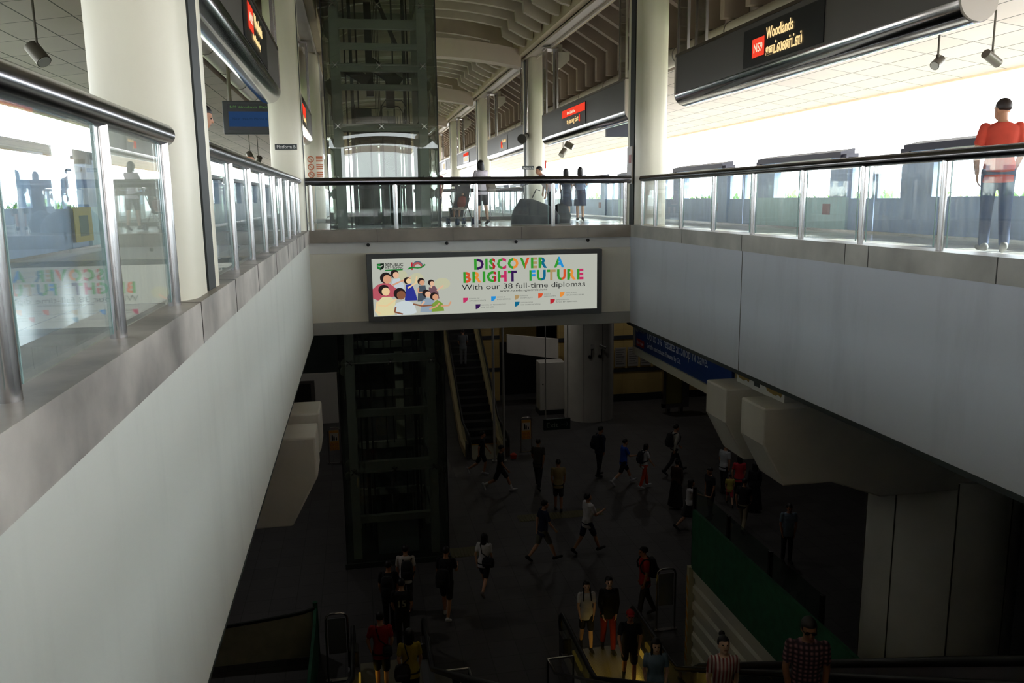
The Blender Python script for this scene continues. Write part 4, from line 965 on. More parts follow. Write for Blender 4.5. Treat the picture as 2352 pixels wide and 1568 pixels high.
# ================================================================ ESCALATORS
TREAD = mat('tread_grey', (46, 46, 46), .5, .3); SKIRT = mat('skirt_steel', (112, 110, 108), .35, .8)
BALG = glass('balustrade_glass', (.5, .55, .53), .03, 3)
COMBY = mat('comb_yellow', (206, 150, 50), .5)
SL = math.tan(R(30))
def escalator(label, x0, x1, yb, dirn, ztop, side_panel, land=1.9):
    """yb: where steps leave the lower landing; climbs in direction dirn along Y"""
    t = thing('escalator', label, 'escalator', ((x0 + x1) / 2, yb, Z0), 0, 'escalators')
    run = (ztop - Z0) / SL; ye = yb + dirn * run
    zz = lambda y: Z0 + max(0, (y - yb) * dirn) * SL
    yl = yb - dirn * land
    # steps, every 0.4 m
    b = BM(); n = int(run / .4); wx0, wx1 = x0 + .24, x1 - .24
    for k in range(n):
        a, c = yb + dirn * .4 * k, yb + dirn * .4 * (k + 1); z = Z0 + .4 * SL * (k + 1)
        box(b, wx0, wx1, min(a, c), max(a, c), z - .3, z)
        g = wx0 + .03
        while g < wx1 - .03: box(b, g, g + .012, min(a, c), max(a, c), z, z + .006); g += .05
    part('steps', b, TREAD, t)
    b = BM(); box(b, wx0, wx1, min(yl, yb), max(yl, yb), Z0, Z0 + .02)
    g = wx0 + .02
    while g < wx1 - .02: box(b, g, g + .01, min(yl, yb), max(yl, yb), Z0 + .02, Z0 + .026); g += .03
    part('landing_plate', b, mat('landing_steel', (150, 146, 128), .4, .6), t)
    b = BM(); box(b, wx0, wx1, yb - .07, yb + .07, Z0 + .02, Z0 + .03); part('comb_plate', b, COMBY, t)
    for xx in (x0, x1):
        s = 1 if xx == x0 else -1
        pl = [(yl + dirn * .5, Z0 + .0), (yb, Z0 + .0), (ye, ztop)]
        lo = [(y, z - .35) for y, z in pl]; up = [(y, z + .28) for y, z in pl]
        lo[0] = (lo[0][0], Z0); lo[1] = (lo[1][0] + dirn * .3, Z0)
        b = BM(); strip(b, lo, up, YZ, min(xx, xx + s * .24), max(xx, xx + s * .24)); part('side_truss', b, side_panel, t)
        xm = xx + s * .12
        gl = [(yl + dirn * .15, Z0 + .3), (yb, Z0 + .3), (ye, ztop + .3)]; gu = [(yl + dirn * .15, Z0 + .88), (yb + dirn * .1, Z0 + .88), (ye, ztop + .88)]
        b = BM(); strip(b, gl, gu, YZ, xm - .006, xm + .006); part('balustrade_panel', b, BALG, t)
        hp = [(xm, ye, ztop + .93), (xm, yb + dirn * .15, Z0 + .97), (xm, yb - dirn * .2, Z0 + .93), (xm, yl + dirn * .2, Z0 + .93)]
        for a in (25, 55, 90, 125, 155): hp.append((xm, yl + dirn * .2 - dirn * .26 * math.sin(R(a)), Z0 + .67 + .26 * math.cos(R(a))))
        hp.append((xm, yl + dirn * .45, Z0 + .41))
        b = BM(); tube(b, hp, .045, 10); part('handrail', b, BLACKRUB, t, True)
        b = BM(); box(b, xm - .1, xm + .1, min(yl + dirn * .2, yl + dirn * .55), max(yl + dirn * .2, yl + dirn * .55), Z0, Z0 + .62); part('newel', b, SKIRT, t, bevel=.03)
    return t, ye
BEIGE = mat('truss_beige', (186, 166, 124), .6)
GTRUSS = mat('truss_grey', (120, 120, 122), .5, .3)
escalator('escalator on the left running down in front of the camera', -.54, 1.14, 14.0, -1, -.05, GTRUSS)
escalator('escalator on the right bringing people up toward the camera', 3.75, 5.55, 13.1, -1, -.05, GTRUSS, 2.4)
escalator('beige sided escalator climbing away behind the lift', 3.62, 5.3, 30.6, 1, -.05, BEIGE)
# side parapet right of the right escalator, with a dark rail
t = thing('escalator_parapet', 'sloping steel parapet with dark rail at the bottom right', 'parapet', (5.8, 13, Z0))
ztop = lambda y: .014 - .608 * y
b = BM(); strip(b, [(1.5, ztop(1.5) - 1.6), (12.6, ztop(12.6) - 1.35)], [(1.5, ztop(1.5)), (12.6, ztop(12.6))], YZ, 5.68, 5.76); part('panel', b, mat('parapet_lilac_grey', (110, 106, 112), .4, .5), t)
b = BM(); tube(b, [(5.72, 1.5, ztop(1.5) + .03), (5.72, 12.6, ztop(12.6) + .03), (5.72, 12.9, ztop(12.6) - .2), (5.72, 12.9, Z0 + .05)], .06, 10); part('rail', b, BLACKRUB, t, True)
# stair between the two escalators
t = thing('stair_flight', 'dark stair flight between the two near escalators', 'stairs', (2.4, 13.3, Z0))
b = BM(); k = 0
while k < 30: box(b, 1.4, 3.5, 13.2 - .3 * (k + 1), 13.2 - .3 * k, Z0 + .17 * k - .2, Z0 + .17 * (k + 1)); k += 1
part('steps', b, CONC, t)
for i, (x0, x1, l) in enumerate(((1.18, 1.7, 'left of two looped steel stair rails at the bottom'), (3.2, 3.7, 'right of two looped steel stair rails at the bottom'))):
    t = thing('stair_rail', l, 'stair rail', (x0, 13.9, Z0), 0, 'looped stair rails')
    xin = x1 if i == 0 else x0
    b = BM(); tube(b, [(x0, 13.85, Z0 + .9), (x1, 13.85, Z0 + .9)], .025, 8); tube(b, [(xin, 13.85, Z0 + .9), (xin, 13.3, Z0 + .95), (xin, 7.0, Z0 + .95 + 6.2 * .566)], .025, 8); part('handrail', b, STEEL, t, True)
    for x in (x0, x1):
        b = BM(); cyl(b, (x, 13.85, Z0), (x, 13.85, Z0 + .9), .02, seg=8); part('post', b, mat('post_dull', (70, 70, 70), .5, .4), t, True)

# ================================================================ HOARDING with green mesh
GMESH = mat('green_mesh', (30, 88, 62), .85, noise=.2, scale=6)
t = thing('site_hoarding', 'white corrugated hoarding topped with green mesh at lower right', 'hoarding', (6.3, 14.4, Z0))
b = BM(); X = 6.3; y = 3.0; pr = []
z0, z1 = Z0, -6.67
zz = z1
pts = []
while zz > z0: pts += [(X, zz), (X, zz - .14), (X + .05, zz - .18), (X + .05, zz - .30)]; zz -= .34
strip(b, [(u, v) for u, v in pts], [(u + .012, v) for u, v in pts], XZ, 3.0, 14.4); part('corrugated_sheet', b, mat('corrugated_white', (196, 194, 184), .5), t)
b = BM(); box(b, X - .03, X + .03, 2.9, 14.4, -6.63, -5.4); part('green_mesh', b, GMESH, t)
for y, hz in ((14.42, -6.6), (10.9, -6.6)):
    b = BM(); box(b, X - .09, X + .03, y - .05, y + .05, Z0, hz); p_ = part('post', b, mat('hoarding_post', (176, 168, 140), .6), t)
    b = BM(); q = Z0 + .1
    while q < hz - .2:
        prism(b, [(y - .051, q), (y + .051, q + .12), (y + .051, q + .24), (y - .051, q + .12)], YZ, X - .094, X - .09); q += .24
    part('hazard_stripe', b, mat('hazard_amber', (186, 130, 30), .5), p_)
# green mesh barrier at lower left
t = thing('mesh_barrier', 'sagging dark mesh barrier with a green end post at lower left', 'barrier', (-2.2, 16.3, Z0))
n = 12; up = []; lo = []
for k in range(n + 1):
    x = -4.2 + 3.0 * k / n; y = 16.1 + .5 * k / n; sag = .28 * (1 - (k / n)) ** 0.6 * (k < n)
    up.append((x, -7.72 - sag)); lo.append((x, Z0 + .02))
b = BM(); strip(b, lo, up, XZ, 16.4, 16.44); part('mesh', b, mat('olive_mesh', (176, 170, 146), .9, noise=.15), t)
b = BM(); tube(b, [(u, 16.42, v) for u, v in up], .04, 8); part('top_hem', b, mat('hem_dark', (26, 34, 28), .8), t, True)
b = BM(); prism(b, [(16.5, Z0), (16.5, -7.7), (15.9, -7.85), (13.6, -7.8), (13.6, Z0)], YZ, -1.22, -1.16); cyl(b, (-1.19, 16.5, Z0), (-1.19, 16.5, -7.62), .05, seg=10); part('green_side', b, GMESH, t)
# small white notice at lower left
b = BM(); box(b, -1.62, -1.3, 13.2, 13.24, -8.0, -7.45); tag(obj('floor_notice', b, mat('notice_dim_white', (176, 172, 160), .6), bevel=.02), 'small white notice board at the lower left edge by the wall', 'notice')
# dark glazed enclosure left of the near pier
t = thing('glazed_enclosure', 'dark glazed enclosure behind the green mesh hoarding', 'enclosure', (8.0, 15.5, Z0))
b = BM(); box(b, 7.9, 7.98, 12.4, 18.2, Z0, Z0 + .1); box(b, 7.9, 7.98, 12.4, 18.2, Z0 + 1.15, Z0 + 1.25)
for y in (12.4, 14.3, 16.2, 18.1): box(b, 7.9, 7.98, y, y + .07, Z0, Z0 + 2.4)
part('frame', b, BLACKRUB, t)
b = BM(); box(b, 7.93, 7.945, 12.4, 18.2, Z0 + .1, Z0 + 2.4); part('glazing', b, glass('dim_glazing', (.6, .68, .64), .02, 2), t)
# ================================================================ PEOPLE
SKIN = {k: mat('skin_' + k, c, .55) for k, c in dict(a=(206, 158, 128), b=(188, 136, 106), c=(142, 98, 74), d=(222, 180, 152)).items()}
HAIRM = mat('hair_black', (24, 20, 20), .5); HAIRB = mat('hair_brown', (44, 32, 28), .5)
EYEM = mat('eye_dark', (24, 18, 18), .3); LIPM = mat('lip', (150, 84, 78), .6)
_cl = {}
def cloth(c): 
    if c not in _cl: _cl[c] = mat('cloth_%d_%d_%d' % c, c, .9, noise=.12, scale=9)
    return _cl[c]
def capsule(bm, p, q, r0, r1=None, seg=12):
    """closed tapered limb with round ends"""
    p, q = V(p), V(q); r1 = r0 if r1 is None else r1
    if (q - p).length < 1e-5: q = p + V((0, 0, 1e-4))
    d = (q - p).normalized(); u, v = frame_of(d); rings = []
    def ring(c, r): rings.append([bm.verts.new(c + (u * math.cos(2 * PI * k / seg) + v * math.sin(2 * PI * k / seg)) * r) for k in range(seg)])
    for a in (75, 45, 18): ring(p - d * (r0 * math.sin(R(a))), r0 * math.cos(R(a)))
    for k in range(5):
        f = k / 4; ring(p.lerp(q, f), r0 + (r1 - r0) * f)
    for a in (18, 45, 75): ring(q + d * (r1 * math.sin(R(a))), r1 * math.cos(R(a)))
    for a, b in zip(rings[:-1], rings[1:]):
        for k in range(seg): bm.faces.new((a[k], a[(k + 1) % seg], b[(k + 1) % seg], b[k]))
    bm.faces.new(rings[0][::-1]); bm.faces.new(rings[-1])
def loft(bm, secs, M_=None, seg=20, power=2.3):
    """stack of elliptic sections (x, y, z, rx, ry)"""
    rings = []
    for x, y, z, rx, ry in secs:
        rg = []
        for k in range(seg):
            a = 2 * PI * k / seg; c, s = math.cos(a), math.sin(a); e = 2 / power
            co = V((x + rx * math.copysign(abs(c) ** e, c), y + ry * math.copysign(abs(s) ** e, s), z))
            rg.append(bm.verts.new(M_ @ co if M_ else co))
        rings.append(rg)
    for a, b in zip(rings[:-1], rings[1:]):
        for k in range(seg): bm.faces.new((a[k], a[(k + 1) % seg], b[(k + 1) % seg], b[k]))
    bm.faces.new(rings[0][::-1]); bm.faces.new(rings[-1])
def fuse(name, bm, m, parent, voxel=.012, smooth=4):
    """weld overlapping volumes into one continuous skin"""
    bmesh.ops.recalc_face_normals(bm, faces=bm.faces[:])
    me = bpy.data.meshes.new(name); bm.to_mesh(me); bm.free()
    o = bpy.data.objects.new(name, me); COL.objects.link(o)
    r = o.modifiers.new('weld', 'REMESH'); r.mode = 'VOXEL'; r.voxel_size = voxel
    s = o.modifiers.new('soft', 'SMOOTH'); s.factor = .5; s.iterations = smooth
    dg = bpy.context.evaluated_depsgraph_get(); dg.update()
    n = bpy.data.meshes.new_from_object(o.evaluated_get(dg)); o.modifiers.clear(); o.data = n; bpy.data.meshes.remove(me)
    n.name = name; n.materials.clear(); n.materials.append(m)
    for p in n.polygons: p.use_smooth = True
    o.parent = parent
    return o
WALK = ((28, 8), (-18, 22)); WALK2 = ((-16, 24), (26, 6)); STAND = ((2, 2), (-2, 3)); EASY = ((6, 4), (-4, 8))
SWING = ((-18, 8, 18), (20, 8, 22)); SWING2 = ((20, 8, 22), (-18, 8, 18)); HANG = ((3, 8, 12), (2, 8, 10)); PHONE = ((8, 6, 14), (30, 4, 95)); HOLD = ((35, 6, 70), (35, 6, 70))
def person(label, loc, face, H=1.68, lean=4, legs=STAND, arms=HANG, top=None, sleeve='short', bottom=('trousers', (40, 42, 50)), hair='short', hairm=None,
           skin='a', shoes=(40, 40, 42), head=(0, 0), voxel=.012, female=False, cap=None, shades=False, number=None, socks=None, collar=None, build=1.0, hips=None):
    s = H / 1.72
    t = thing('person', label, 'person', loc, math.atan2(-face[0], face[1]), 'people')
    sk = SKIN[skin]; hm = hairm or HAIRM
    # --- joints
    hipz = .90 * s; legp = []
    for i, sx in enumerate((-1, 1)):
        a, k = R(legs[i][0]), R(legs[i][1]); hp = V((sx * .088 * s, 0, hipz))
        kn = hp + V((0, math.sin(a), -math.cos(a))) * .42 * s
        c = a - k; an = kn + V((0, math.sin(c), -math.cos(c))) * .40 * s
        fc = c if c < 0 else c * .6
        fd = V((sx * .12, math.cos(fc), math.sin(fc))).normalized(); up = V((0, -math.sin(fc), math.cos(fc)))
        heel = an - up * .055 * s - fd * .05 * s; toe = an - up * .055 * s + fd * .17 * s
        legp.append((hp, kn, an, heel, toe, up))
    low = min(min(q[3].z, q[4].z) for q in legp) - .022 * s
    dz = V((0, 0, -low))
    legp = [tuple(p + dz if j < 5 else p for j, p in enumerate(q)) for q in legp]
    pelvis = V((0, 0, hipz)) + dz
    T = Matrix.Translation(pelvis) @ Matrix.Rotation(-R(lean), 4, 'X') @ Matrix.Translation(-pelvis) @ Matrix.Translation(dz)
    TP = lambda x, y, z: T @ V((x * s, y * s, z * s))
    w = build * (.92 if female else 1.0)
    shz = 1.40; shx = .172 * w; armp = []
    for i, sx in enumerate((-1, 1)):
        f, ab, e = [R(q) for q in arms[i][:3]]; inw = R(arms[i][3]) if len(arms[i]) > 3 else R(8)
        sh = V((sx * shx, 0, shz)); ud = V((sx * math.sin(ab), math.sin(f) * math.cos(ab), -math.cos(f) * math.cos(ab)))
        el = sh + ud * .28; g = f + e
        fd = V((-sx * math.sin(inw), math.sin(g) * math.cos(inw), -math.cos(g) * math.cos(inw))); wr = el + fd * .25
        armp.append([TP(*sh), TP(*el), TP(*wr), (T.to_3x3() @ fd).normalized(), (T.to_3x3() @ V((sx, 0, 0))).normalized(), sx])
    # --- body: one skin
    b = BM()
    hr = 1.08 if female else 1.0
    body = [(0, -.005, .80, .10 * hr, .075), (0, -.005, .88, .160 * hr * build, .108), (0, 0, .96, .158 * hr * build, .105), (0, .005, 1.08, .132 * w, .092), (0, .005, 1.2, .142 * w, .100), (0, .003, 1.31, .158 * w, .105), (0, -.005, 1.39, .165 * w, .085), (0, -.008, 1.43, .11 * w, .065), (0, -.006, 1.46, .062, .058)]
    sec = lambda L, g=0.0: [(x * s, y * s, z * s, (rx + g) * s, (ry + g) * s) for x, y, z, rx, ry in L]
    loft(b, sec(body), T)
    for hp, kn, an, heel, toe, up in legp:
        capsule(b, hp, kn, .078 * s * hr, .052 * s); capsule(b, kn, kn.lerp(an, .35), .050 * s, .052 * s); capsule(b, kn.lerp(an, .35), an, .052 * s, .034 * s)
        capsule(b, heel + up * .02 * s, toe + up * .012 * s, .034 * s, .026 * s)
    for sh, el, wr, fd, side, sx in armp:
        capsule(b, sh, el, .046 * s * w, .037 * s * w); capsule(b, el, el.lerp(wr, .3), .037 * s * w, .036 * s * w); capsule(b, el.lerp(wr, .3), wr, .036 * s * w, .025 * s)
        # hand: palm, four unequal bent fingers, thumb from the side of the palm
        nrm = fd.cross(side).normalized(); across = nrm.cross(fd).normalized()   # spread direction of fingers
        spread = nrm * (1 if sx > 0 else 1); palm_n = -side
        kn_ = wr + fd * .085 * s
        for j in (-1, 0, 1): capsule(b, wr + spread * (.010 * j) * s, kn_ + spread * (.024 * j) * s, .016 * s, .0125 * s, 8)
        for j, ln in zip((-1.5, -.5, .5, 1.5), (.060, .078, .074, .064)):
            p0 = kn_ + spread * (.0185 * j) * s; p1 = p0 + (fd + palm_n * .25).normalized() * ln * .55 * s; p2 = p1 + (fd + palm_n * .8).normalized() * ln * .5 * s
            capsule(b, p0, p1, .0092 * s, .0085 * s, 7); capsule(b, p1, p2, .0085 * s, .0075 * s, 7)
        ft = T.to_3x3() @ V((0, 1, 0)); th = wr + fd * .03 * s + ft * .02 * s
        p1 = th + (fd * .7 + ft * .8).normalized() * .038 * s; capsule(b, th, p1, .0125 * s, .010 * s, 8); capsule(b, p1, p1 + (fd + palm_n * .4 + ft * .2).normalized() * .03 * s, .010 * s, .008 * s, 8)
    # head on a neck
    NB = T @ Matrix.Translation((0, 0, 1.47 * s)); HM = NB @ Matrix.Rotation(-R(head[0]), 4, 'X') @ Matrix.Rotation(R(head[1]), 4, 'Z') @ Matrix.Translation((0, .012 * s, .02 * s))
    capsule(b, NB @ V((0, -.012 * s, -.06 * s)), HM @ V((0, -.01 * s, .06 * s)), .056 * s, .05 * s)
    headsec = [(0, .052, -.004, .024, .026), (0, .042, .02, .045, .05), (0, .022, .055, .060, .074), (0, .008, .10, .069, .088), (0, -.002, .145, .073, .094), (0, -.008, .185, .065, .085), (0, -.012, .215, .042, .058), (0, -.014, .228, .018, .026)]
    loft(b, sec(headsec), HM, 18, 2.1)
    capsule(b, HM @ (V((0, .092, .115)) * s), HM @ (V((0, .112, .075)) * s), .010 * s, .014 * s, 8)          # nose
    capsule(b, HM @ (V((-.035, .080, .128)) * s), HM @ (V((.035, .080, .128)) * s), .014 * s, .014 * s, 8)    # brow
    capsule(b, HM @ (V((-.018, .088, .042)) * s), HM @ (V((.018, .088, .042)) * s), .009 * s, .009 * s, 8)    # lips
    for sx in (-1, 1): sphere(b, (0, 0, 0), .012 * s, .024 * s, .033 * s, 8, 6, Matrix.Translation(HM @ (V((sx * .074, -.004, .10)) * s)) @ HM.to_3x3().to_4x4())
    body_o = fuse('body', b, sk, t, voxel)
    # eyes and mouth
    b = BM()
    for sx in (-1, 1): sphere(b, HM @ (V((sx * .030, .086, .108)) * s), .0105 * s, seg=8, rings=6)
    obj('eyes', b, EYEM, t, True)
    if shades:
        b = BM()
        for sx in (-1, 1): sphere(b, (0, 0, 0), .03 * s, .008 * s, .02 * s, 10, 6, Matrix.Translation(HM @ (V((sx * .034, .096, .108)) * s)) @ HM.to_3x3().to_4x4()); bar(b, HM @ (V((sx * .062, .09, .11)) * s), HM @ (V((sx * .076, 0, .11)) * s), .006)
        bar(b, HM @ (V((-.06, .098, .116)) * s), HM @ (V((.06, .098, .116)) * s), .006); obj('sunglasses', b, BLACKRUB, t, True)
    b = BM(); capsule(b, HM @ (V((-.018, .096, .041)) * s), HM @ (V((.018, .096, .041)) * s), .0045 * s, seg=6); obj('mouth', b, LIPM, t, True)
    # hair
    if hair:
        b = BM(); vs = sphere(b, (0, 0, 0), .083 * s, .104 * s, .100 * s, 22, 16)
        for v in vs:
            q = v.co / s
            if q.y > .045 and q.z < .012: v.co = v.co * .72
            elif q.z < -.045 and hair in ('short', 'crop'): v.co = v.co * .8
        g = .965 if hair == 'crop' else 1.0
        bmesh.ops.transform(b, matrix=HM @ Matrix.Translation((0, -.012 * s, .138 * s)) @ Matrix.Diagonal((g, g, g, 1)), verts=vs)
        if hair in ('long', 'bob'):
            ln = -.06 if hair == 'bob' else -.30
            loft(b, [(0, -.045 * s, .14 * s, .078 * s, .06 * s), (0, -.055 * s, .04 * s, .08 * s, .05 * s), (0, -.07 * s, ln * .5 * s, .078 * s, .04 * s), (0, -.085 * s, ln * s, .05 * s, .022 * s)], HM, 14)
            for sx in (-1, 1): capsule(b, HM @ (V((sx * .072, .01, .14)) * s), HM @ (V((sx * .08, .0, ln * .6 if hair == 'long' else -.02)) * s), .026 * s, .02 * s)
        if hair == 'pony': capsule(b, HM @ (V((0, -.1, .15)) * s), HM @ (V((0, -.15, -.06)) * s), .035 * s, .018 * s)
        if hair == 'bun': sphere(b, HM @ (V((0, -.07, .245)) * s), .045 * s)
        if hair == 'plaits':
            for sx in (-1, 1): capsule(b, HM @ (V((sx * .075, .0, .06)) * s), HM @ (V((sx * .095, .07, -.22)) * s), .024 * s, .015 * s)
        fuse('hair', b, hm, t, .009, 2)
    if cap:
        b = BM(); vs = sphere(b, (0, 0, 0), .09 * s, .110 * s, .095 * s, 20, 14)
        for v in vs:
            if v.co.z < 0: v.co.z *= .1
        bmesh.ops.transform(b, matrix=HM @ Matrix.Translation((0, -.008 * s, .150 * s)), verts=vs)
        loft(b, [(0, .13 * s, .148 * s, .07 * s, .075 * s), (0, .13 * s, .156 * s, .07 * s, .075 * s)], HM, 14); obj('cap', b, cloth(cap), t, True)
    # top
    if top is not None:
        b = BM(); tm = top if not isinstance(top, tuple) else cloth(top); lo_hem = .78 if sleeve != 'tank' else .8
        sh_ = [(0, 0, lo_hem, .168 * hr * build, .122), (0, 0, .88, .168 * hr * build, .122), (0, .003, .98, .162 * hr * build, .118)] + [(x, y, z, rx + .014, ry + .014) for x, y, z, rx, ry in body[3:7]] + [(0, -.008, 1.435, .118 * w, .076), (0, -.008, 1.455, .075, .068)]
        loft(b, sec(sh_), T)
        for sh, el, wr, fd, side, sx in armp:
            if sleeve == 'short': capsule(b, sh, sh.lerp(el, .62), .060 * s * w, .056 * s * w)
            elif sleeve == 'long': capsule(b, sh, el, .060 * s * w, .05 * s * w); capsule(b, el, wr.lerp(el, .08), .05 * s * w, .038 * s * w)
        so = fuse('shirt', b, tm, t, .012, 3)
        if number:
            nm, hgt = number; right = T.to_3x3() @ V((1, 0, 0)); up_ = T.to_3x3() @ V((0, 0, 1))
            text('shirt_number', nm, hgt * s, plane_M(TP(0, -.128, 1.12), right, up_), mat('print_white', (170, 168, 164), .7), so, align='CENTER', bold=.02)
        if collar:
            b = BM(); loft(b, sec([(0, -.004, 1.44, .085, .078), (0, -.004, 1.475, .068, .066)]), T); obj('collar', b, cloth(collar), t, True)
    # bottoms
    kind, bc = bottom; bmn = 'trousers'; bmat_ = bc if not isinstance(bc, tuple) else cloth(bc)
    b = BM()
    pel = [(0, -.005, .79, .125 * hr * build, .095), (0, -.005, .88, .172 * hr * build, .12), (0, 0, .97, .154 * hr * build, .104), (0, 0, 1.02, .125 * hr * build, .085)]
    if kind in ('trousers', 'shorts', 'jeans'):
        loft(b, sec(pel), T)
        for hp, kn, an, heel, toe, up in legp:
            if kind == 'shorts': capsule(b, hp, hp.lerp(kn, .82), .094 * s * hr, .080 * s)
            else: capsule(b, hp, kn, .092 * s * hr, .068 * s); capsule(b, kn, an + up * .02 * s, .068 * s, .056 * s)
        bmn = kind if kind != 'jeans' else 'trousers'
    else:
        z1 = .50 if kind == 'skirt' else .10; fl = .03 if kind == 'skirt' else .10
        cy = sum((q[1].y if kind == 'skirt' else q[2].y) for q in legp) / 2; ey = abs(legp[0][1 if kind == 'skirt' else 2].y - legp[1][1 if kind == 'skirt' else 2].y) / 2
        z0 = pelvis.z + .1 * s
        loft(b, [(0, cy, z1 * s, (.18 + fl) * s, .11 * s + ey), (0, cy * .5, (z1 + .88) / 2 * s, (.175 + fl * .6) * s, .115 * s + ey * .6), (0, 0, pelvis.z, .17 * s * hr, .122 * s), (0, 0, z0, .15 * s, .11 * s)])
        bmn = 'skirt'
    fuse(bmn, b, bmat_, t, .012, 3)
    for hp, kn, an, heel, toe, up in legp:
        if socks:
            b = BM(); capsule(b, an.lerp(kn, .05), an.lerp(kn, .35), .042 * s, .05 * s); obj('sock', b, cloth(socks), t, True)
        b = BM(); capsule(b, heel + up * .024 * s, toe + up * .014 * s, .042 * s, .033 * s); capsule(b, heel + up * .03 * s, an, .042 * s, .042 * s)
        for v in b.verts:
            f_ = (v.co - heel).dot(up)
            if f_ < -.018 * s: v.co = v.co - up * (f_ + .018 * s)
        fuse('shoe', b, cloth(shoes), t, .01, 1)
    t['_T'] = 0
    return t, T, s, armp
def bag_on(label, pt, col, kind='backpack', size=(.15, .09, .22), pos=None):
    """a bag carried by the person (a thing of its own)"""
    t, T, s, armp = pt
    W_ = Matrix.Translation(t.location) @ Matrix.Rotation(t.rotation_euler.z, 4, 'Z') @ T
    c = V(pos) if pos else V((0, -.2, 1.2))
    g = bpy.data.objects.new(kind, None); COL.objects.link(g); g.matrix_world = W_ @ Matrix.Translation(c * s)
    tag(g, label, 'bag', 'bags people carry')
    m = cloth(col); hx, hy, hz = [q * s for q in size]
    b = BM(); loft(b, [(0, 0, -hz, hx * .9, hy), (0, 0, -hz * .6, hx, hy * 1.1), (0, 0, .2 * hz, hx, hy), (0, .01, hz * .8, hx * .85, hy * .8), (0, .015, hz, hx * .5, hy * .5)], None, 18, 3.2)
    obj('bag_body', b, m, g, True)
    b = BM(); loft(b, [(0, -hy * 1.1, -hz * .7, hx * .7, hy * .3), (0, -hy * 1.15, -.2 * hz, hx * .72, hy * .35), (0, -hy, 0, hx * .6, hy * .25)], None, 14, 3); obj('bag_pocket', b, m, g, True)
    if kind == 'backpack':
        for sx in (-1, 1):
            b = BM(); tube(b, [V((sx * .09, .04, .17)) * s, V((sx * .105, .13, .235)) * s, V((sx * .115, .26, .235)) * s, V((sx * .12, .335, .12)) * s, V((sx * .135, .31, -.02)) * s, V((sx * .165, .2, -.12)) * s, V((sx * .13, .03, -.17)) * s], .018 * s, 6); obj('strap', b, m, g, True)
    elif kind == 'sling_bag':
        b = BM(); d = -c * s
        pts = [V((0, 0, hz)), (d + V((-.02, -.135, 1.2)) * s), (d + V((-.08, -.09, 1.42)) * s), (d + V((-.09, .03, 1.47)) * s), (d + V((-.03, .135, 1.3)) * s), (d + V((.10, .135, 1.1)) * s), V((0, hy * .5, hz * .9))]
        tube(b, pts, .013 * s, 6); obj('strap', b, m, g, True)
    else:
        b = BM(); tube(b, [V((-hx * .5, 0, hz * .9)), V((-hx * .4, 0, hz + .12)), V((hx * .4, 0, hz + .12)), V((hx * .5, 0, hz * .9))], .012, 6); obj('strap', b, m, g, True)
    return g
def at_c(x, y): return (x, y, Z0)

# ---- platform level -------------------------------------------------------
WT = (214, 204, 212)
p = person('woman in a white tee and dark shorts pushing a pushchair behind the bridge', (3.28, 21.6, 0), (-.35, 1), 1.65, 3, ((6, 4), (-8, 6)), ((30, 6, 45), (32, 8, 40)), WT, 'short', ('shorts', (62, 62, 66)), 'bob', skin='d', shoes=(120, 110, 110), female=True, voxel=.011)
bag_on('brown shoulder bag on the woman in white by the bridge', p, (110, 98, 84), 'shoulder_bag', (.16, .07, .13), (.24, -.06, 1.0))
p = person('bending man in a white tee and dark cap beside a black luggage heap', (5.62, 23.6, 0), (-1, -.25), 1.70, 40, ((8, 3), (-2, 4)), ((18, 5, 30), (-8, 10, 60)), WT, 'short', ('trousers', (44, 46, 52)), 'short', skin='b', shoes=(40, 40, 42), head=(-34, 0), voxel=.011)
p = person('schoolgirl in navy pinafore with a pack, left of the pair behind the bridge', (6.02, 23.4, 0), (.2, 1), 1.5, 2, STAND, HANG, (54, 62, 92), 'short', ('skirt', (44, 50, 76)), 'bob', skin='d', shoes=(60, 56, 60), female=True, voxel=.011)
p = person('schoolgirl in navy pinafore, right of the pair behind the bridge', (6.36, 23.1, 0), (.3, 1), 1.52, 2, EASY, ((20, 8, 60), (30, 10, 80)), (54, 62, 92), 'short', ('skirt', (44, 50, 76)), 'bob', skin='d', shoes=(60, 56, 60), female=True, voxel=.011)
bag_on('pale blue backpack on the right one of the two schoolgirls', p, (118, 134, 160))
p = person('man in an orange tee and jeans standing on the bright right platform', (6.98, 8.05, 0), (.55, 1), 1.66, 1, ((4, 4), (-6, 6)), ((-6, 16, 18), (6, 12, 30)), (206, 74, 56), 'short', ('jeans', (70, 84, 116)), 'crop', skin='b', shoes=(150, 150, 150), head=(2, 25), voxel=.008, hairm=HAIRB)
p = person('person in a pale striped shirt leaning on the left railing', (-1.66, 9.02, 0), (1, .15), 1.66, 14, STAND, ((34, 40, 52), (48, 12, 50)), check('pale_stripe', (206, 208, 222), (160, 168, 196), 40, 'v'), 'long', ('trousers', (50, 52, 60)), 'short', skin='b', voxel=.010)
# luggage heap: wheeled bags under the bending man
BG = mat('luggage_black', (22, 25, 29), .8, noise=.2, scale=10)
t = thing('luggage_bag', 'large black duffel bag on the floor behind the bridge', 'bag', (4.75, 21.6, 0))
b = BM(); loft(b, [(4.72, 21.6, 0.0, .66, .33), (4.72, 21.6, .2, .65, .36), (4.68, 21.6, .40, .54, .32), (4.62, 21.6, .50, .40, .26), (4.50, 21.6, .62, .22, .18), (4.44, 21.6, .66, .14, .1)], None, 24, 2.9); part('bag_body', b, BG, t, True)
b = BM(); tube(b, [(4.42, 21.55, .66), (4.36, 21.5, 1.0), (4.5, 21.5, 1.04)], .014, 6); tube(b, [(4.62, 21.55, .68), (4.72, 21.5, .90), (4.82, 21.5, .87)], .016, 6); part('handle', b, BLACKRUB, t, True)
t = thing('luggage_bag', 'smaller dark round bag between the duffel and the schoolgirls', 'bag', (5.45, 22.0, 0))
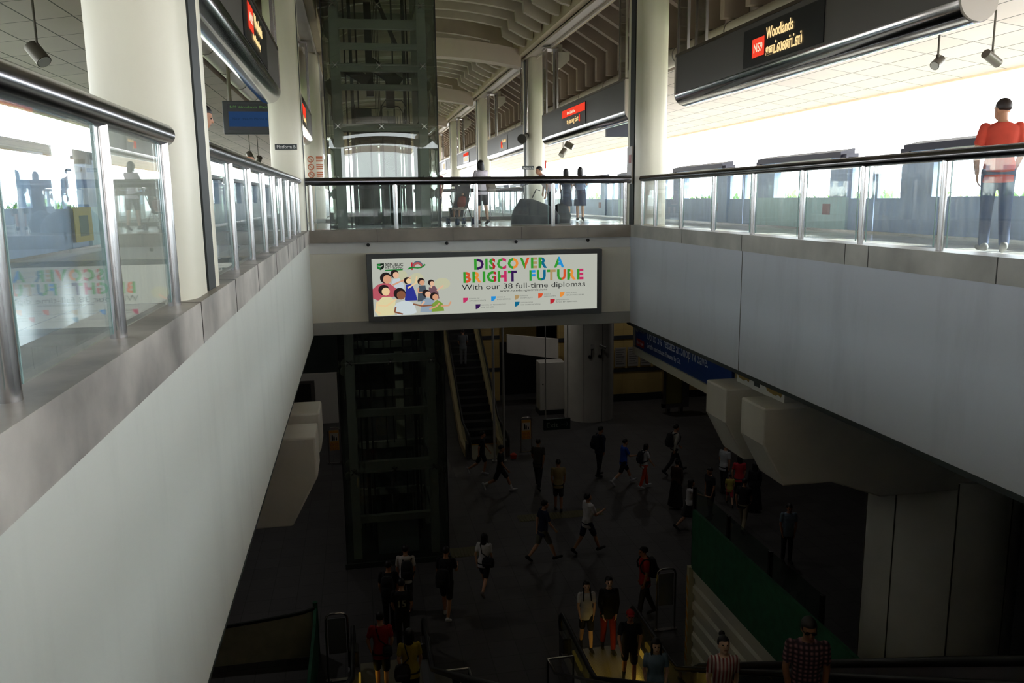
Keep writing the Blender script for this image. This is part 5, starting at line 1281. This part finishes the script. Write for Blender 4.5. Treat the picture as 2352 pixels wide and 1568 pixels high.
b = BM(); loft(b, [(5.5, 22.0, 0, .26, .22), (5.5, 22, .2, .29, .25), (5.5, 22, .44, .2, .18), (5.5, 22, .52, .06, .06)], None, 20, 2.2); part('bag_body', b, BG, t, True)
# pushchair with child
t = thing('pushchair', 'folding pushchair with dark seat and blue wheels behind the bridge', 'pushchair', (2.75, 21.9, 0), R(12))
b = BM()
for sx in (-.2, .2):
    tube(b, [(sx, .42, .1), (sx, -.1, .62), (sx, -.42, 1.02), (sx, -.5, 1.02)], .014, 8); tube(b, [(sx, -.35, .1), (sx, .05, .55), (sx, .25, .62)], .014, 8); tube(b, [(sx, -.35, .1), (sx, .42, .1)], .011, 8)
tube(b, [(-.2, -.35, .12), (.2, -.35, .12)], .012, 8); tube(b, [(-.2, .05, .55), (.2, .05, .55)], .012, 8); tube(b, [(-.2, .42, .12), (.2, .42, .12)], .012, 8)
obj('frame', b, STEEL, t, True)
b = BM(); strip(b, [(.34, .2), (.3, .38), (-.02, .42), (-.22, .86)], [(.38, .22), (.34, .42), (.0, .48), (-.17, .88)], YZ, -.19, .19); obj('seat', b, mat('pushchair_cloth', (40, 40, 46), .9), t)
b = BM(); strip(b, [(-.24, .84), (-.2, 1.0), (-.05, 1.08), (.12, 1.02)], [(-.22, .84), (-.18, .98), (-.05, 1.055), (.11, 1.0)], YZ, -.21, .21); obj('hood', b, mat('pushchair_hood', (52, 46, 52), .9), t)
for sx in (-.22, .22):
    for y in (.42, -.35):
        b = BM()
        for d in (-.025, .025): cyl(b, (sx + d - .012, y, .085), (sx + d + .012, y, .085), .085, seg=18)
        obj('wheel', b, mat('wheel_blue_grey', (58, 70, 96), .5), t, True)
b = BM(); loft(b, [(0, .02, .45, .11, .08), (0, -.06, .58, .12, .09), (0, -.12, .72, .1, .08)], None, 14); sphere(b, (0, -.12, .84), .085, .09, .1); 
for sx in (-1, 1): capsule(b, (sx * .06, .06, .5), (sx * .07, .3, .44), .05, .045); capsule(b, (sx * .07, .3, .44), (sx * .07, .36, .22), .042, .032); capsule(b, (sx * .11, -.1, .7), (sx * .14, .06, .6), .032, .026)
ch = thing('child', 'small child sitting in the pushchair behind the bridge', 'child', (2.75, 21.9, 0), R(12)); fuse('body', b, SKIN['d'], ch, .01)
b = BM(); loft(b, [(0, .02, .47, .125, .1), (0, -.06, .58, .135, .105), (0, -.11, .72, .115, .09), (0, -.12, .76, .06, .05)], None, 14); fuse('shirt', b, cloth((150, 70, 60)), ch, .012)
b = BM(); sphere(b, (0, -.135, .875), .088, .092, .085); obj('hair', b, HAIRM, ch, True)
# dimmer travellers reflected behind the lift glass
person('person in a red and dark top standing behind the lift glass', (2.45, 25.2, 0), (-.3, -1), 1.6, 3, EASY, HANG, (140, 44, 50), 'short', ('trousers', (40, 40, 46)), 'short', skin='b', voxel=.013)

# ---- concourse ------------------------------------------------------------
p = person('man in a red shirt and dark trousers with a backpack, standing by the grey notice', at_c(6.1, 16.55), (-1, .05), 1.70, 3, ((14, 6), (-12, 12)), HANG, (176, 40, 38), 'short', ('trousers', (40, 38, 40)), 'short', skin='b')
bag_on('black backpack on the man in the red shirt', p, (30, 30, 34))
def walker(label, x, y, face, H, **kw):
    z = kw.pop('z', Z0); bagk = kw.pop('bag', None)
    p = person(label, (x, y, z), face, H, **kw)
    if bagk: bag_on(bagk[0], p, bagk[1], *bagk[2:])
    return p
BLK = (34, 34, 38); NAVY = (36, 42, 72); WHT = (220, 218, 222)
walker('girl in a white polo with long plaits stepping onto the right escalator', 4.42, 15.5, (-.1, -1), 1.55, legs=((14, 6), (-8, 14)), arms=HANG, top=WHT, bottom=('shorts', BLK), hair='plaits', skin='d', female=True, head=(-14, 0))
walker('woman in a dark cardigan and red trousers at the escalator landing', 4.86, 15.35, (-.12, -1), 1.68, legs=((10, 5), (-8, 12)), arms=((3, 8, 12), (16, 10, 40)), top=BLK, sleeve='long', bottom=('trousers', (128, 34, 36)), hair='short', skin='d', female=True, head=(-12, 0))
walker('person in a red cap and black clothes boarding the right escalator', 4.9, 14.1, (-.25, -1), 1.62, lean=12, legs=((16, 10), (-10, 16)), arms=((6, 10, 20), (40, 14, 30)), top=BLK, bottom=('shorts', (44, 42, 44)), hair='short', cap=(170, 34, 36), skin='b', head=(-22, 0))
stp = lambda y: Z0 + (13.1 - y) * SL
walker('girl with long dark hair and pale blue top low on the right escalator', 4.4, 11.4, (-.2, -1), 1.58, z=stp(11.4), legs=STAND, top=(120, 140, 160), bottom=('trousers', NAVY), hair='long', skin='d', female=True, head=(-10, 0))
walker('woman with a hair bun in a red and white striped top on the escalator', 4.35, 8.95, (-.2, -1), 1.6, z=stp(8.95), legs=STAND, lean=10, top=check('red_white_stripe', (216, 206, 204), (140, 34, 42), 7, 'v'), bottom=('trousers', BLK), hair='bun', skin='d', female=True, head=(-34, 0))
walker('man in sunglasses and plaid shirt, highest on the right escalator', 4.58, 7.42, (-.35, -1), 1.75, z=stp(7.42), legs=STAND, top=check('plaid_shirt', (52, 40, 50), (156, 112, 118), 6), sleeve='short', bottom=('trousers', (52, 54, 60)), hair='short', skin='c', shades=True, voxel=.010)
walker('man in a white tee and navy shorts walking in the middle of the concourse', 5.75, 20.1, (1, .35), 1.74, legs=WALK2, arms=((5, 8, 20), (24, 6, 85)), top=WHT, bottom=('shorts', NAVY), hair='short', skin='a', head=(-20, 0))
walker('man in a navy tee and grey shorts walking near the concourse centre', 4.47, 19.85, (1, .2), 1.73, legs=WALK2, arms=SWING, top=(34, 42, 70), bottom=('shorts', (110, 108, 100)), hair='short', skin='a')
walker('person in a beige tee walking away across the concourse', 5.72, 23.2, (.2, 1), 1.64, legs=EASY, arms=HANG, top=(160, 140, 96), bottom=('shorts', (44, 42, 44)), hair='short', skin='b')
walker('person in a dark grey top with a folder behind the beige tee', 5.55, 25.3, (.4, 1), 1.72, legs=WALK, arms=SWING2, top=(74, 70, 64), bottom=('trousers', (36, 38, 46)), hair='short', skin='b')
walker('runner in black kit and white shoes by the far escalator', 4.28, 25.3, (.8, -.3), 1.68, legs=((34, 14), (-24, 40)), arms=SWING, top=BLK, bottom=('shorts', BLK), hair='short', skin='b', shoes=(200, 200, 204), socks=(220, 220, 220))
walker('runner in black with a yellow knee band at the far escalator foot', 3.92, 27.0, (.8, -.2), 1.6, legs=((20, 30), (-22, 36)), arms=SWING2, top=BLK, bottom=('shorts', BLK), hair='short', skin='b', shoes=(180, 180, 184))
walker('man in navy with a backpack standing before the round column', 7.85, 26.0, (.9, .3), 1.77, legs=EASY, arms=HANG, top=(38, 44, 70), sleeve='long', bottom=('trousers', (34, 34, 40)), hair='short', skin='b', bag=('dark backpack on the man in navy before the round column', (26, 28, 40)))
walker('boy in a bright blue tee striding to the right', 8.42, 25.1, (1, .1), 1.62, legs=((30, 6), (-22, 26)), arms=((10, 8, 20), (30, 6, 60)), top=(36, 84, 190), bottom=('shorts', BLK), hair='short', skin='a', shoes=(190, 190, 196), socks=(210, 210, 214))
walker('person in a white top and orange trousers with a backpack', 8.98, 24.6, (.9, .1), 1.5, legs=((14, 6), (-10, 10)), arms=SWING, top=WHT, bottom=('trousers', (214, 74, 40)), hair='bob', skin='a', shoes=(210, 210, 214), bag=('small dark backpack on the person in orange trousers', (34, 34, 44)))
walker('man in a pale shirt with a black backpack walking to the right', 10.45, 25.7, (1, .1), 1.8, legs=WALK, arms=SWING2, top=(190, 186, 176), sleeve='long', bottom=('trousers', (36, 36, 40)), hair='short', skin='b', bag=('black backpack on the man in the pale shirt', BLK))
walker('woman in a black dress with a brown shawl, left of the corbel', 9.32, 22.7, (.6, .5), 1.54, legs=EASY, arms=HANG, top=(64, 42, 34), sleeve='long', bottom=('dress', (30, 28, 30)), hair='bun', skin='b', female=True)
walker('girl in a white blouse and black skirt with an arm stretched out', 9.02, 21.0, (.9, -.3), 1.56, legs=WALK, arms=((6, 8, 16), (70, 8, 10)), top=WHT, bottom=('skirt', BLK), hair='long', skin='a', female=True)
walker('man in a dark top seen from the side near the corbel tip', 9.95, 21.6, (-.9, -.2), 1.62, legs=EASY, arms=HANG, top=(38, 38, 44), bottom=('jeans', (44, 50, 66)), hair='short', skin='b')
walker('person in white just behind the corbel tip', 11.3, 23.6, (.8, .3), 1.66, legs=EASY, arms=HANG, top=(190, 196, 200), bottom=('trousers', BLK), hair='short', skin='a')
walker('woman in a bright red top under the corbel tip', 11.35, 22.6, (.3, 1), 1.56, legs=EASY, arms=((6, 16, 10), (3, 8, 10)), top=(200, 50, 64), bottom=('trousers', (60, 66, 80)), hair='bob', skin='a', female=True)
walker('child in a yellow top and red shorts beside the woman in red', 11.0, 22.5, (.3, 1), 1.05, legs=WALK, arms=HANG, top=(190, 176, 84), bottom=('shorts', (196, 50, 72)), hair='short', skin='a', voxel=.011)
walker('woman in a long black dress beside the woman in red', 11.5, 21.9, (.4, .8), 1.56, legs=STAND, arms=HANG, top=BLK, sleeve='long', bottom=('dress', (26, 26, 28)), hair='long', skin='b', female=True)
walker('person in beige trousers behind the top of the green mesh', 10.5, 20.6, (.6, .7), 1.6, legs=WALK, arms=SWING, top=(40, 36, 36), bottom=('trousers', (150, 140, 116)), hair='short', skin='b')
walker('person in a pale blue shirt behind the dark glazing', 10.7, 18.5, (-.2, -1), 1.62, legs=STAND, arms=HANG, top=(130, 150, 166), bottom=('trousers', (40, 42, 50)), hair='short', skin='b')
walker('long haired girl in white with a black bag, right of the lift', 2.7, 18.5, (.5, 1), 1.56, legs=((24, 8), (-20, 30)), arms=((-10, 14, 10), (4, 8, 40)), top=WHT, bottom=('shorts', BLK), hair='long', skin='a', female=True, shoes=(120, 110, 110), bag=('black sling bag on the girl in white by the lift', BLK, 'sling_bag', (.17, .08, .12), (.16, -.14, .98)))
walker('young man in black clothes walking in front of the lift', 1.66, 17.4, (.4, 1), 1.72, legs=((14, 6), (-10, 14)), arms=((5, 8, 20), (24, 8, 70)), top=BLK, bottom=('shorts', BLK), hair='short', skin='b', shoes=(190, 190, 190), number=('77', .16), bag=('black backpack low on the young man before the lift', (24, 24, 26), 'backpack', (.16, .10, .2), (-.02, -.21, 1.06)))
walker('boy in a white and red jersey with a black backpack near the lift', .78, 17.9, (.15, 1), 1.62, legs=EASY, arms=HANG, top=(214, 208, 206), bottom=('trousers', BLK), hair='short', skin='b', bag=('black backpack on the boy in the white jersey', BLK, 'backpack', (.15, .1, .22), (.05, -.2, 1.16)))
walker('boy in black with a backpack, left of the number fifteen jersey', .36, 17.1, (.2, 1), 1.64, legs=EASY, arms=HANG, top=BLK, bottom=('trousers', BLK), hair='short', skin='b', number=('77', .08), bag=('dark backpack on the leftmost boy in black', (40, 40, 44)))
walker('boy in a black jersey with number 15 leaving the left escalator', .60, 16.2, (.1, 1), 1.62, legs=EASY, arms=((8, 10, 30), (8, 10, 30)), top=BLK, bottom=('trousers', BLK), hair='short', skin='a', number=('15', .22))
stl = lambda y: Z0 + max(0, (14.0 - y)) * SL
walker('person in a red shirt with a sling bag at the foot of the left escalator', .12, 14.75, (.05, 1), 1.66, z=Z0 + .02, legs=EASY, arms=((6, 18, 20), (6, 10, 20)), top=(156, 34, 40), bottom=('shorts', BLK), hair='short', skin='a', bag=('black sling bag on the person in red', BLK, 'sling_bag', (.1, .06, .1), (.13, -.15, .98)))
walker('person in a yellow top with a black shoulder bag on the left escalator', .58, 13.0, (.05, 1), 1.58, z=stl(13.0) + .1, legs=STAND, arms=((6, 10, 20), (6, 10, 20)), top=(170, 146, 46), bottom=('trousers', BLK), hair='bob', skin='a', female=True, bag=('black shoulder bag on the person in yellow', BLK, 'sling_bag', (.15, .08, .14), (-.14, -.14, .95)))
walker('person in a striped shirt riding up the far escalator', 4.3, 34.5, (.1, 1), 1.58, z=-6.42, legs=STAND, arms=((6, 8, 60), (6, 8, 60)), top=check('grey_rows', (120, 122, 126), (70, 74, 80), 30, 'rows'), bottom=('trousers', (110, 112, 116)), hair='short', skin='b')
# orange shopping bags by the far escalator
b = BM(); loft(b, [(5.35, 28.6, Z0, .1, .07), (5.35, 28.6, Z0 + .16, .13, .09), (5.35, 28.6, Z0 + .22, .05, .04)], None, 14); tag(obj('carrier_bag', b, mat('bag_red', (200, 60, 40), .6), smooth=True), 'small red bag on the floor by the far escalator', 'bag')
# ================================================================ OUTSIDE
GREENF = mat('hedge_green', (120, 168, 70), .9, noise=.5, scale=5)
def hedge(label, x, y0, y1, zt, n, seed):
    rnd = random.Random(seed); b = BM()
    for k in range(n):
        y = y0 + (y1 - y0) * rnd.random(); z = -1.2 + (zt + 1.2) * rnd.random() ** .7; xx = x + rnd.uniform(-.6, .6)
        for j in range(3):
            d = V((rnd.uniform(-1, 1), rnd.uniform(-1, 1), rnd.uniform(-.2, 1))).normalized(); u, v = frame_of(d); q = V((xx, y, z)) + d * .2; l = rnd.uniform(.18, .4)
            vs = [b.verts.new(q - u * l * .4), b.verts.new(q + d * l), b.verts.new(q + u * l * .4), b.verts.new(q - d * l * .5)]; b.faces.new(vs)
    box(b, x - .5, x + .5, y0, y1, -1.4, -.7)
    o = obj('hedge', b, GREENF); tag(o, label, 'hedge', None, 'stuff'); return o
hedge('bright green hedge beyond the right hand tracks', 15.4, -4, 75, .45, 3600, 3)
hedge('green hedge beyond the left hand tracks', XC - (15.4 - XC), -4, 75, .45, 1800, 4)
for s, side in ((1, 'right'), (-1, 'left')):
    t = thing('chain_fence', 'thin wire fence in front of the hedge on the %s side' % side, 'fence', (XC + s * (14.2 - XC), 0, -1.3))
    x = XC + s * (14.2 - XC)
    b = BM(); y = -4.0
    while y < 70: bar(b, (x, y, -1.2), (x, y + 1.9, .75), .012); bar(b, (x, y + 1.9, -1.2), (x, y, .75), .012); y += .32
    part('mesh', b, mat('fence_wire', (150, 160, 160), .5, .3), t)
    b = BM(); y = -4.0
    while y < 70: cyl(b, (x, y, -2.3), (x, y, .8), .035, seg=8); y += 3
    part('posts', b, STEEL, t)
bm = BM(); box(bm, 13.6, 220, -140, 260, -2.6, -2.3); struct('ground_right', bm, mat('pale_ground', (150, 148, 140), .9, noise=.1))
bm = BM(); box(bm, -220, -8.9, -140, 260, -2.6, -2.3); struct('ground_left', bm, mat('dull_ground', (96, 98, 86), .9))
def tower(label, x, y, w, d, h, nx, nz):
    t = thing('apartment_block', label, 'building', (x, y, -2.3), 0, 'far apartment blocks')
    b = BM(); box(b, x - w / 2, x + w / 2, y - d / 2, y + d / 2, -2.3, h); part('walls', b, mat('block_paint', (216, 212, 206), .8), t)
    b = BM()
    for i in range(nx):
        for k in range(nz):
            zz = 1 + (h - 3) * (k + .3) / nz; yy = y - d / 2 + d * (i + .25) / nx; xx = x - w / 2 - .05 if x > 0 else x + w / 2
            box(b, xx, xx + .05, yy, yy + d / nx * .5, zz, zz + (h - 3) / nz * .5)
            xa = x - w / 2 + w * (i + .25) / nx; box(b, xa, xa + w / nx * .5, y - d / 2 - .05, y - d / 2, zz, zz + (h - 3) / nz * .5)
    part('window_rows', b, mat('block_window', (110, 124, 140), .3), t)
tower('pale apartment block far off past the left platform', -46, 62, 22, 16, 22, 8, 9)
tower('second pale apartment block farther along past the left platform', -58, 100, 20, 18, 26, 8, 10)

# ================================================================ LIGHT
w = bpy.data.worlds.new('hazy_sky'); scene.world = w; w.use_nodes = True
nt = w.node_tree; nt.nodes.clear(); N = nt.nodes.new; L = nt.links.new
o = N('ShaderNodeOutputWorld'); bg = N('ShaderNodeBackground')
tc = N('ShaderNodeTexCoord'); sp = N('ShaderNodeSeparateXYZ'); L(tc.outputs['Generated'], sp.inputs[0])
mr = N('ShaderNodeMapRange'); mr.inputs['From Min'].default_value = -1; mr.inputs['From Max'].default_value = 1; mr.inputs['To Min'].default_value = SKY_L; mr.inputs['To Max'].default_value = SKY_R
L(sp.outputs['X'], mr.inputs['Value']); L(mr.outputs[0], bg.inputs['Strength'])
bg.inputs['Color'].default_value = (.93, .97, 1.0, 1)
L(bg.outputs[0], o.inputs['Surface'])
sun = bpy.data.lights.new('sun', 'SUN'); sun.energy = SUN_E; sun.angle = R(1.5); sun.color = (1, .95, .86)
so = bpy.data.objects.new('sun', sun); COL.objects.link(so); so['kind'] = 'helper'
sd = V((-1, .18, -.468)).normalized(); so.rotation_euler = sd.to_track_quat('-Z', 'Y').to_euler()
so.location = (40, -5, 30)
# unseen lamps added under the concourse ceiling to brighten the hall
DLG = emit('fill_lamp_glow', (255, 244, 226), 3.0)
for i, (x, y, l, pw) in enumerate(((7.4, 20.0, 'over the walkers by the corbel', FILL_LAMP * .6), (11.6, 21.0, 'over the woman in red', FILL_LAMP * .8), (7.4, 27.5, 'over the exit sign', FILL_LAMP * .7), (12.6, 34.4, 'before the yellow wall', FILL_LAMP * 1.5), (-3.4, 19.0, 'left of the lift', FILL_LAMP * 2.2), (-3.4, 30.5, 'over the low white wall', FILL_LAMP * 1.4), (7.2, 33.6, 'beside the round column', FILL_LAMP * 1.4))):
    zc = WALL_B if x < 8.9 else -2.32
    t = thing('ceiling_downlight', 'added unseen fill lamp under the concourse ceiling ' + l, 'lamp', (x, y, zc), 0, 'added concourse fill lamps')
    b = BM(); cyl(b, (x, y, zc + .02), (x, y, zc - .03), .16, .15, 20); part('trim_ring', b, STEEL, t, True)
    b = BM(); cyl(b, (x, y, zc - .03), (x, y, zc - .035), .12, seg=20); part('lens', b, DLG, t)
    q = bpy.data.lights.new('downlight', 'AREA'); q.shape = 'DISK'; q.size = .24; q.energy = pw; q.color = (1, .97, .93)
    qo = bpy.data.objects.new('downlight', q); COL.objects.link(qo); qo.parent = t; qo.location = (0, 0, -.045)
# comb lights of the two near escalators: small green-yellow lamps in the skirting
def comb_lamp(label, x, y, power):
    t = thing('comb_light', label, 'lamp', (x, y, Z0 + .35), 0, 'escalator comb lights')
    b = BM(); box(b, x - .02, x + .02, y - .3, y + .3, Z0 + .28, Z0 + .38); part('tube', b, emit('comb_glow', (200, 160, 60), .2), t)
    l = bpy.data.lights.new('comb_lamp', 'AREA'); l.shape = 'RECTANGLE'; l.size = .6; l.size_y = .08; l.energy = power; l.color = (1, .68, .10)
    lo = bpy.data.objects.new('comb_lamp', l); COL.objects.link(lo); lo.parent = t; lo.location = (.03 if x < 4.6 else -.03, 0, 0)
    lo.rotation_euler = V((1 if x < 4.6 else -1, 0, -.6)).to_track_quat('-Z', 'X').to_euler()
comb_lamp('comb light inside the left skirt of the right escalator', 3.98, 14.6, 1.6)
comb_lamp('comb light inside the right skirt of the right escalator', 5.32, 14.6, 1.6)
comb_lamp('comb light inside the left skirt of the left escalator', -.31, 14.7, .3)

# ================================================================ CAMERA
yaw, pitch, roll = .1848, .1725, -.0123
f = V((math.sin(yaw) * math.cos(pitch), math.cos(yaw) * math.cos(pitch), -math.sin(pitch)))
r = V((math.cos(yaw), -math.sin(yaw), 0)); u = r.cross(f)
r2 = r * math.cos(roll) + u * math.sin(roll); u2 = -r * math.sin(roll) + u * math.cos(roll)
cam = bpy.data.cameras.new('camera'); cam.sensor_width = 36; cam.lens = 1881.2 / 2352 * 36; cam.clip_start = .05; cam.clip_end = 600
co = bpy.data.objects.new('camera', cam); COL.objects.link(co)
M_ = Matrix((r2, u2, -f)).transposed().to_4x4(); M_.translation = V((0, 0, CAM_Z)); co.matrix_world = M_
scene.camera = co
vs = scene.view_settings; vs.view_transform = 'Standard'; vs.look = 'None'; vs.exposure = EXPO; vs.gamma = 1; vs.use_curve_mapping = False
cy_ = scene.cycles
cy_.max_bounces = 9; cy_.diffuse_bounces = 5; cy_.glossy_bounces = 4; cy_.transmission_bounces = 4; cy_.transparent_max_bounces = 28
cy_.sample_clamp_indirect = 6; cy_.caustics_reflective = False; cy_.caustics_refractive = False
for o in bpy.data.objects:
    if '_T' in o: del o['_T']
